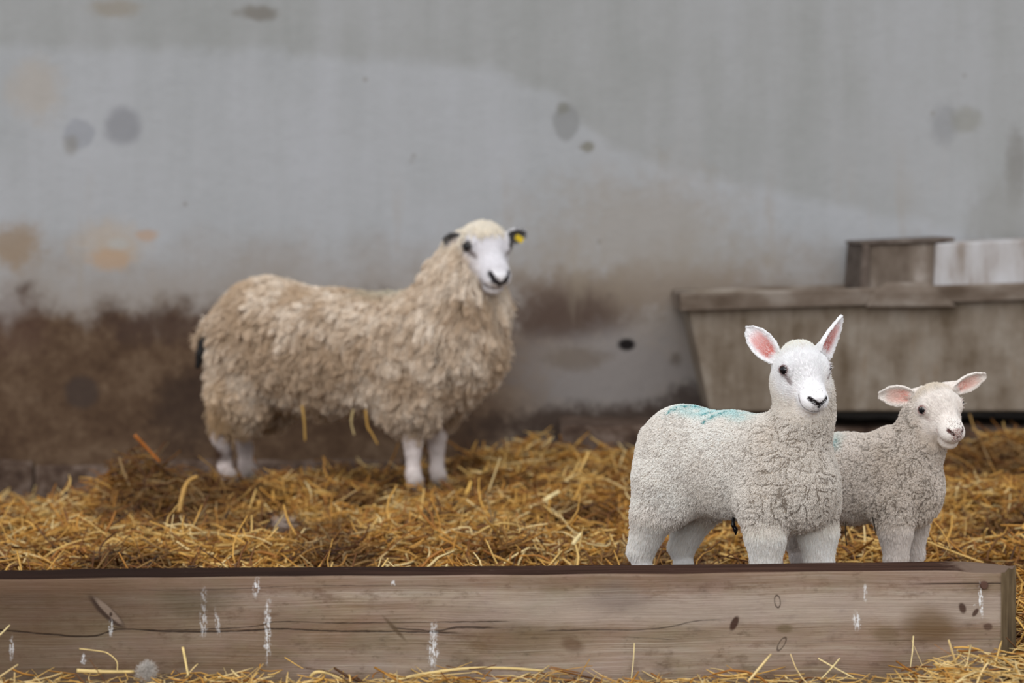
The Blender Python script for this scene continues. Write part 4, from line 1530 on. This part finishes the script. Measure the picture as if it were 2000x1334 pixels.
# ------------------------------------------------------------------ the ewe
def ewe(name, label, an):
    rng = np.random.default_rng(21)
    B, AX = an.b, an.axes()
    S = Solid()
    S.ell(B(-186, 0, 292), (100, 112, 112), AX, 40, 'body')
    S.ell(B(-60, 0, 270), (190, 118, 112), AX, 40, 'body')
    S.ell(B(120, 0, 268), (140, 104, 110), AX, 40, 'body')
    S.ell(B(214, 0, 288), (82, 86, 102), AX, 36, 'body')
    S.chain([(B(196, 0, 325), 80), (B(230, 0, 385), 66), (B(242, 0, 430), 54), (B(246, 0, 460), 40)], 30, 'body')
    for s in (-1, 1):
        v = s * 46
        S.ell(B(-206, v * 1.1, 215), (60, 50, 92), AX, 30, 'body')
        S.chain([(B(-226, v, 185), 46), (B(-240, v, 150), 32)], 20, 'body')
        S.chain([(B(-244, v, 150), 24), (B(-264, v, 92), 17), (B(-258, v, 62), 13), (B(-256, v, 28), 13), (B(-248, v, 16), 16)], 8, 'leg')
        S.ell(B(150, v * 1.1, 210), (66, 44, 82), AX, 30, 'body')
        ux = 150 if s < 0 else 160
        S.chain([(B(ux - 2, v, 160), 24), (B(ux, v, 98), 18), (B(ux, v, 76), 14), (B(ux + 1, v, 34), 13), (B(ux + 5, v, 20), 16)], 8, 'leg')
        for fx in (-242, ux + 10):
            for q in (-1, 1):
                S.cone(B(fx, v + q * 6.5, 10), B(fx + 6, v + q * 6.5, 3), 9, 9.5, 3, 'hoof')
    # dark dangling tail end
    S.chain([(B(-285, -6, 310), 18), (an.loc(415, 655, 70), 15)], 12, 'body')
    S.chain([(an.loc(410, 655, 55), 10), (an.loc(398, 672, 30), 11), (an.loc(392, 692, 26), 10), (an.loc(386, 716, 24), 5)], 3, 'tail')
    H = head_frame(math.radians(24), math.radians(43), math.radians(2))
    k, nl = .94, 1.12
    C = an.loc(949, 480, -118)
    h, eyes = build_head(S, C, H, k, nl)
    mouth_groove(S, h, k)
    ears = []
    for (o, e, q, L, W) in ((an.loc(908, 466, -112), ear_dir(908, 466, 876, 468, 4), (-.35, -1, -.4), 40, 14), (an.loc(984, 466, -88), ear_dir(984, 466, 1022, 456, 8), (.3, -1, -.25), 44, 15)):
        S.cone(o - unit(e) * 12, o + unit(e) * 8, 12, 7, 7, 'ear')
        S.ear(o, e, q, L, W, T=3.0, cup=7, tip=.3)
        ears.append(S.p[-1])
    V, F, N = S.skin((-360, -260, -6), (350, 240, 560), 2.8)
    ks = ['body', 'leg', 'head', 'ear', 'hoof', 'tail']

    def regions(Q):
        _, t_ = S.eval(Q, True)
        D = np.stack([t_[x] for x in ks], 1)
        W = np.exp(-np.clip((D - D.min(1, keepdims=True)) / 4.5, 0, 30))
        W /= W.sum(1, keepdims=True)
        return {x: W[:, i] for i, x in enumerate(ks)}

    def hl(Q):
        return (Q - C) @ H.T / k / np.array([nl, 1, 1])

    FACE, LEG, DARK = L3(232, 229, 232), L3(216, 204, 200), L3(34, 30, 28)

    def ear_in(Q, NQ):
        m = np.zeros(len(Q))
        for pr in ears:
            t_, w_, yy, z, X_ = S.ear_coords(pr, Q)
            on = (t_ > .05) & (t_ < 1.0) & (np.abs(yy) < 1.1) & (np.abs(z) < 9)
            m = np.maximum(m, on * sstep(-.1, .4, NQ @ pr[2][2]))
        return m

    def col(Q, NQ):
        R = regions(Q)
        hq = hl(Q)
        c = L3(176, 154, 130) * np.ones((len(Q), 1))
        lg = LEG * (.75 + .4 * fbm(Q / 22.0, 5, 2))[:, None]
        c = c + (lg - c) * R['leg'][:, None]
        mud = 1 - sstep(16, 30, np.linalg.norm(Q - an.loc(432, 882, 60), axis=1) + 10 * (fbm(Q / 10.0, 6, 2) - .5))
        c = c + (L3(84, 62, 50) - c) * (mud * R['leg'])[:, None]
        c = c + (FACE - c) * np.clip(R['head'] + R['ear'], 0, 1)[:, None]
        c = c + (DARK * 1.2 - c) * np.maximum(ear_in(Q, NQ) * .92, R['ear'] * .8 * (hq[:, 1] < 0))[:, None]
        c = c + (L3(50, 44, 40) - c) * R['hoof'][:, None]
        c = c + (L3(20, 17, 16) - c) * R['tail'][:, None]
        dn = np.full(len(Q), 99.0)
        for s in (-1, 1):
            dn = np.minimum(dn, seg_dist(hq, [(81, s * 21, 9), (91, s * 12, -1), (96, 0, -6)]))
            de = np.linalg.norm(hq - np.array([11, s * 47.5, 11.0]), axis=1)
            c = c + (L3(60, 52, 50) - c) * (1 - sstep(10, 15, de))[:, None]
            dt = seg_dist(hq, [(19, s * 43, 7), (32, s * 33, 2)])
            c = c + (L3(120, 104, 100) - c) * ((1 - sstep(2, 7, dt)) * .7)[:, None]
        dn = np.minimum(dn, seg_dist(hq, [(97 - .3 * 0.0, 0, -3 + 1.1 * 0.0), (93, 0, -21 + 0.0)]) + 3)
        mk = (hq[:, 0] > 60) * (1 - sstep(4.5, 7.5, dn))
        c = c + (L3(34, 28, 32) - c) * mk[:, None]
        mm = (1 - sstep(3, 7, seg_dist(hq, MOUTH[1:-1]))) * (hq[:, 0] > 58)
        return c + (L3(104, 88, 92) - c) * (mm * .9)[:, None]

    root = empty(name, an.base)
    tag(root, label, 'sheep')
    mesh_np('body', an.world(V), F, M_SKIN, root, True, col(V, N))
    for ec, outw in eyes:
        bm = bmesh.new()
        bmesh.ops.create_uvsphere(bm, u_segments=20, v_segments=14, radius=11.4 * k / an.S)
        o = bm_obj('eye', bm, M_EYE, root, True)
        o.location = an.world(ec) - an.base
    # yellow ear tag hanging in the left ear
    pr = ears[1]
    tc = pr[1] + pr[2][0] * 27 + pr[2][2] * 3 - np.array([0, 0, 4.0])
    bm = bmesh.new()
    e1, e2, e3 = unit(np.array([.85, -.1, -.55])), unit(np.array([.5, -.3, .8])), unit(np.array([.15, -1, -.2]))
    prof = [(-5, -4), (-5, 4), (-2, 6), (11, 6), (12, 4), (12, -4), (11, -6), (-2, -6)]
    ra = [bm.verts.new((tc + e1 * a + e2 * b + e3 * 2.5 - an.base * 0) / an.S) for a, b in prof]
    rb = [bm.verts.new((tc + e1 * a + e2 * b + e3 * .6) / an.S) for a, b in prof]
    bm.faces.new(ra)
    bm.faces.new(rb[::-1])
    for i in range(8):
        bm.faces.new((ra[i], rb[i], rb[(i + 1) % 8], ra[(i + 1) % 8]))
    bmesh.ops.recalc_face_normals(bm, faces=bm.faces[:])
    tt = NT('tag_plastic')
    tg = bm_obj('ear_tag', bm, tt.surf(S2L(228, 196, 52), .45), root)
    tg['label'] = 'yellow plastic ear tag'
    # fleece
    R = regions(V)
    hv = hl(V)
    w_ = np.clip(R['body'], 0, 1) * (1 - np.clip(R['leg'] + R['tail'], 0, 1)) * sstep(96, 125, V[:, 2])
    thr = C + k * (H[0] * 14 - H[2] * 20)
    w_ *= np.maximum(sstep(44, 62, np.linalg.norm(V - thr, axis=1)), 0)
    crown_m = sstep(26, 40, hv[:, 2] * .8 - hv[:, 0] * .75) * R['head'] * (np.abs(hv[:, 1]) < 34)
    w_ = np.maximum(w_, crown_m * 2.2)
    w_ *= sstep(13, 24, np.linalg.norm(V - an.loc(890, 468, -112), axis=1)) * sstep(14, 26, np.linalg.norm((V - an.loc(392, 690, 26)) * np.array([1, .6, .8]), axis=1))
    T, Bc = sample_surface(V, F, w_ + 1e-7, 96000, rng)
    rp = (V[T] * Bc[:, :, None]).sum(1)
    rn = unit((N[T] * Bc[:, :, None]).sum(1))
    n = len(rp)
    u = rp @ an.a
    neck = sstep(150, 230, u) * sstep(210, 330, rp[:, 2])
    back = sstep(330, 385, rp[:, 2]) * (1 - neck)
    Ln = 30 * (.7 + .6 * rng.random(n)) * (1 - .45 * back) * (1 + .35 * neck * (rp[:, 2] < 430)) * (1 - .50 * sstep(425, 470, rp[:, 2]))
    D = np.array([0, 0, -1.2]) + an.a * (-.35 + .5 * (fbm(rp / 60.0, 3, 2) - .5) * 2)[:, None] + rng.normal(0, .25, (n, 3))
    path, edge = grow(rp, rn, D, Ln, 8, rng, lift=.40, clump=34, clump_pull=np.where(rng.random(n) < .35, .25, .72)[:, None], curl=2.6, curl_f=1.9, droop=6 + 8 * neck, jitter=.16)
    lock = fbm(rp / 13.0, 33, 2)
    broad = fbm(rp / 55.0, 34, 3)
    c0 = L3(216, 197, 176) + (L3(238, 224, 208) - L3(216, 197, 176)) * sstep(.4, .65, lock)[:, None]
    c0 = c0 + (L3(192, 166, 138) - c0) * (sstep(.45, .65, broad) * .75)[:, None]
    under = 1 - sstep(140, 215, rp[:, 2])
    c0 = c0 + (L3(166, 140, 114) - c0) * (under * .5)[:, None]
    rear = (1 - sstep(-250, -150, u)) * (1 - sstep(190, 260, rp[:, 2]))
    c0 = c0 + (L3(196, 158, 104) - c0) * (rear * .4)[:, None]
    crown = sstep(455, 490, rp[:, 2])
    c0 = c0 + (L3(240, 230, 214) - c0) * crown[:, None]
    mark = (1 - sstep(20, 80, np.abs(u - 70))) * sstep(360, 385, rp[:, 2])
    c0 = c0 + (L3(168, 190, 182) - c0) * (mark * .5)[:, None]
    s8 = np.linspace(0, 1, 8)
    grad = (.86 + .18 * s8)[None, :, None]  # paler tips; darker roots put the shade between locks into the colour
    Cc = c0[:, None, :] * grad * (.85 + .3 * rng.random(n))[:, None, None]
    rad = np.ones((n, 1)) * (.85 / an.S) * np.array([1, 1, 1, 1, 1, .9, .8, .6])[None]
    hair_object('fleece', path, rad, np.clip(Cc, 0, 1), M_HAIR, root, an.world)
    # short coat on face and legs
    coat = np.clip(R['head'] + R['ear'] * (1 - .9 * ear_in(V, N)) + R['leg'] * .8, 0, 1) * (1 - R['hoof'])
    for s in (-1, 1):
        coat *= sstep(11, 16, np.linalg.norm(hv - np.array([11, s * 47.5, 11.0]), axis=1))
    coat *= 1 - .9 * sstep(78, 84, hv[:, 0])
    T, Bc = sample_surface(V, F, coat + 1e-8, 36000, rng)
    rp = (V[T] * Bc[:, :, None]).sum(1)
    rn = unit((N[T] * Bc[:, :, None]).sum(1))
    n = len(rp)
    RR = regions(rp)
    D = unit(rp - h(100, 0, 2)) * (1 - RR['leg'])[:, None] + np.array([0, 0, -1.0]) * RR['leg'][:, None]
    path, edge = grow(rp, rn, D, 5 * (.7 + .6 * rng.random(n)), 4, rng, lift=.18, jitter=.1)
    c0 = col(rp, rn) * (.95 + .15 * rng.random(n))[:, None]
    rad = np.ones((n, 1)) * (.5 / an.S) * np.array([1, .95, .8, .4])[None]
    hair_object('coat', path, rad, np.clip(c0[:, None, :] * np.ones((1, 4, 1)), 0, 1), M_HAIR, root, an.world)
    return root, S, h


an3 = Animal(688, 9.65, 576.0, math.radians(22))
lamb('lamb', 'white lamb with pricked ears and turquoise paint marks on its back, nearest the timber', an1, P1)
lamb('lamb', 'smaller cream lamb with sideways ears and a brown nose, half hidden behind the white lamb', an2, P2)
ewe('ewe', 'large shaggy ewe with a yellow ear tag standing by the back wall', an3)
# ------------------------------------------------------------------ single stalks and tufts one can point at
def catmull(P, m=8):
    P = np.asarray(P, float)
    Q = np.vstack([2 * P[0] - P[1], P, 2 * P[-1] - P[-2]])
    out = []
    for i in range(1, len(Q) - 2):
        for t_ in np.linspace(0, 1, m, endpoint=False):
            a, b, c_, d = Q[i - 1], Q[i], Q[i + 1], Q[i + 2]
            out.append(.5 * (2 * b + (c_ - a) * t_ + (2 * a - 5 * b + 4 * c_ - d) * t_ ** 2 + (3 * b - a - 3 * c_ + d) * t_ ** 3))
    out.append(Q[-2])
    return np.array(out)


def straw_stalk(label, P, wd, color, group=None, seed=0, name='straw_stalk', cat='straw stalk'):
    """a hollow-looking stem: flattened tube with a node ring"""
    C_ = catmull(P)
    n, m = len(C_), 8
    T_ = unit(np.gradient(C_, axis=0))
    up = np.array([.2, -.9, .3])
    s1 = unit(np.cross(T_, up))
    s2 = np.cross(T_, s1)
    tt = np.linspace(0, 1, n)
    r = wd * .5 * (1 - .25 * tt) * (1 + .25 * np.exp(-((tt - .45) / .03) ** 2))
    an = np.linspace(0, 2 * math.pi, m, endpoint=False)
    V = C_[:, None] + r[:, None, None] * (s1[:, None] * np.cos(an)[None, :, None] + .6 * s2[:, None] * np.sin(an)[None, :, None])
    V = V.reshape(-1, 3)
    F = []
    for i in range(n - 1):
        for j in range(m):
            F.append([i * m + j, i * m + (j + 1) % m, (i + 1) * m + (j + 1) % m, (i + 1) * m + j])
    for e, fl in ((0, 1), ((n - 1) * m, 0)):
        for a in range(1, m - 1, 2):
            q = [e, e + a, e + a + 1, e + (a + 2) % m]
            F.append(q[::-1] if fl else q)
    rg = np.random.default_rng(seed)
    cc = np.repeat((np.array(color)[None] * (.85 + .3 * fbm(np.stack([tt * 9, 0 * tt, 0 * tt + seed], -1), seed, 2))[:, None]), m, 0)
    o = mesh_np(name, V, np.array(F), M_STRAW, None, True, cc, loc=V.mean(0))
    return tag(o, label, cat, group)


def fpt(px, py, off):
    x = (px - HX) * 5.7 / FPX
    Y = float(front_y(x)) - off
    return at(px, py, Y)


PALE, GOLD, STR = L3(226, 204, 150), L3(206, 162, 82), L3(218, 190, 128)


def front_stalk(label, pts, wpx, color, off0=.012, off1=.06, seed=0):
    k = len(pts)
    P = [fpt(px, py, off0 + (off1 - off0) * i / (k - 1)) for i, (px, py) in enumerate(pts)]
    return straw_stalk(label, P, wpx * 5.7 / FPX, color, 'single stalks along the front of the timber', seed)


front_stalk('thick straw stalk standing upright against the timber, just right of the wool tuft', [(357, 1264), (362, 1290), (368, 1322)], 5.5, STR, seed=1)
front_stalk('hair-thin pale stalk standing upright against the middle of the timber', [(1239, 1256), (1237, 1290), (1233, 1326)], 2.4, PALE, seed=2)
front_stalk('hair-thin pale stalk standing upright near the right end of the timber', [(1784, 1242), (1782, 1275), (1776, 1316)], 2.6, PALE, seed=3)
front_stalk('long straight stalk slanting down to the right past the timber end', [(1869, 1270), (1925, 1288), (2006, 1318)], 4.6, STR, .03, .10, seed=4)
front_stalk('longest pale stalk, arching flat over the straw below the middle of the timber', [(758, 1334), (800, 1322), (850, 1313), (910, 1306), (985, 1305), (1062, 1310)], 6.5, STR, .05, .03, seed=5)
front_stalk('thin kinked stalk lying against the left part of the timber', [(155, 1267), (196, 1272), (212, 1277), (228, 1292), (229, 1310)], 2.4, STR, seed=6)
front_stalk('pale broken stalk leaning on the timber at the left edge', [(-12, 1250), (4, 1236), (19, 1221)], 3.6, PALE, .05, .012, seed=7)
front_stalk('pale stalk leaning to the right, left one of a crossed pair', [(1598, 1286), (1630, 1304), (1668, 1324)], 3.4, PALE, .012, .05, seed=8)
front_stalk('pale stalk leaning to the left, right one of a crossed pair', [(1640, 1286), (1625, 1304), (1604, 1326)], 3.4, PALE, .02, .06, seed=9)
front_stalk('stalk with a hooked tip rising from the straw left of the long arching one', [(556, 1284), (575, 1296), (592, 1306)], 2.2, GOLD, .012, .05, seed=10)
front_stalk('thick pale stalk lying flat beside the wool tuft', [(150, 1310), (200, 1312), (262, 1312)], 8.0, STR, .05, .045, seed=11)
front_stalk('bright curved stalk bending down over the straw, left of the long arching one', [(606, 1322), (618, 1313), (640, 1314), (672, 1328), (700, 1340)], 7.0, STR, .05, .08, seed=12)
front_stalk('short golden stalk poking out beside the dark right end of the timber', [(1984, 1206), (1995, 1220), (2008, 1240)], 4.5, GOLD, -.06, -.04, seed=13)
front_stalk('flat yellow stalk slanting down at the foot of the timber near its right end', [(1826, 1296), (1870, 1308), (1920, 1322)], 7.5, STR, .04, .09, seed=14)


def bed_stalk(label, pts, Y, wpx, color, seed, group='single stalks on the straw bed'):
    return straw_stalk(label, [at(px, py, Y + .02 * i) for i, (px, py) in enumerate(pts)], wpx * Y / FPX, color, group, seed)


bed_stalk('orange brown stalk sticking up out of the straw heap at the left', [(263, 850), (284, 872), (312, 902)], 9.15, 7, L3(176, 104, 42), 21)
bed_stalk('long pale stalk bowed over the straw below the ewe', [(697, 1021), (735, 1028), (768, 1040), (797, 1066)], 8.2, 6, STR, 22)
bed_stalk('thick straight stalk lying on the straw, left one of two below the forelegs', [(818, 1032), (855, 1028), (893, 1018)], 8.3, 8, STR, 23)
bed_stalk('curved yellow stalk lying nearer than the thick straight one', [(803, 1043), (830, 1056), (865, 1055), (905, 1040)], 8.0, 8, GOLD, 24)
bed_stalk('short pale stalk slanting up from the straw, right of the ewe', [(1054, 984), (1075, 970), (1092, 960)], 8.7, 9, PALE, 25)
bed_stalk('straw stalk stuck on end just right of the ewe hooves', [(905, 975), (915, 955), (920, 940)], 9.0, 8, GOLD, 26)
bed_stalk('bent straw leaf standing in front of the heap at the left', [(350, 1000), (356, 968), (366, 942), (385, 930)], 8.6, 9, L3(180, 138, 72), 27)
bed_stalk('stub of straw sticking up by the hind leg of the white lamb', [(1119, 1064), (1127, 1052), (1136, 1042)], 7.4, 9, PALE, 28)
# straw and dry stems caught in the wool
for lab, pts, Y, w_, c_, sd_ in (
        ('yellow straw hanging straight down from the middle of the ewe belly', [(590, 792), (594, 820), (596, 862)], 9.48, 5, L3(176, 138, 72), 31),
        ('kinked straw hanging from the ewe belly just behind the forelegs', [(714, 800), (718, 832), (726, 846), (738, 868)], 9.42, 5, L3(172, 132, 66), 32),
        ('pale loop of straw hanging from the ewe belly between two yellow ones', [(690, 800), (686, 824), (692, 850)], 9.45, 4, L3(190, 168, 120), 33),
        ('dark thin stem hanging under the smaller lamb, nearest the white lamb', [(1652, 1018), (1651, 1040), (1654, 1066)], 6.66, 2.6, L3(58, 46, 30), 34),
        ('dark thin stem hanging just behind the foreleg of the smaller lamb', [(1704, 1010), (1708, 1026), (1710, 1042)], 6.62, 2.6, L3(40, 34, 26), 35)):
    straw_stalk(lab, [at(px, py, Y) for px, py in pts], w_ * Y / FPX, c_, 'stalks caught in the wool', sd_)


def wool_tuft(label, c, r, color, n, seed):
    rg = np.random.default_rng(seed)
    bm = bmesh.new()
    bmesh.ops.create_icosphere(bm, subdivisions=3, radius=1)
    for v_ in bm.verts:
        f_ = 1 + .3 * mnoise.noise(v_.co * 2.3 + Vector((seed, 0, 0)))
        v_.co = Vector((v_.co.x * r[0] * f_, v_.co.y * r[1] * f_, v_.co.z * r[2] * f_)) * .62
    tt_ = NT('tuft_core')
    o = bm_obj('wool_tuft', bm, tt_.surf(tuple(np.array(color) * .8) + (1,), .95), None, True, c)
    tag(o, label, 'wool tuft')
    d = unit(rg.normal(0, 1, (n, 3)))
    root = d * np.array(r) * .5
    P, _ = grow(root, d, rg.normal(0, 1, (n, 3)) + np.array([0, 0, .6]), np.full(n, max(r) * 1.0) * (.6 + .7 * rg.random(n)), 7, rg, lift=.55, clump=9, clump_pull=.5, curl=max(r) * .14, curl_f=1.4, jitter=.3)
    col_ = np.ones((n, 7, 3)) * color * (.8 + .35 * rg.random(n))[:, None, None]
    hair_object('fibres', P, np.full((n, 7), .00016), np.clip(col_, 0, 1), M_HAIR, o, lambda Q: Q + np.array(c))
    return o


wool_tuft('grey white wool tuft lying in the straw at the foot of the timber', tuple(fpt(285, 1313, .06)), (.012, .012, .017), L3(206, 200, 194), 900, 4)
wool_tuft('small dirty wool tuft caught in the straw bed in front of the ewe', tuple(at(552, 1026, 8.15)), (.030, .018, .012), L3(190, 172, 160), 500, 6)
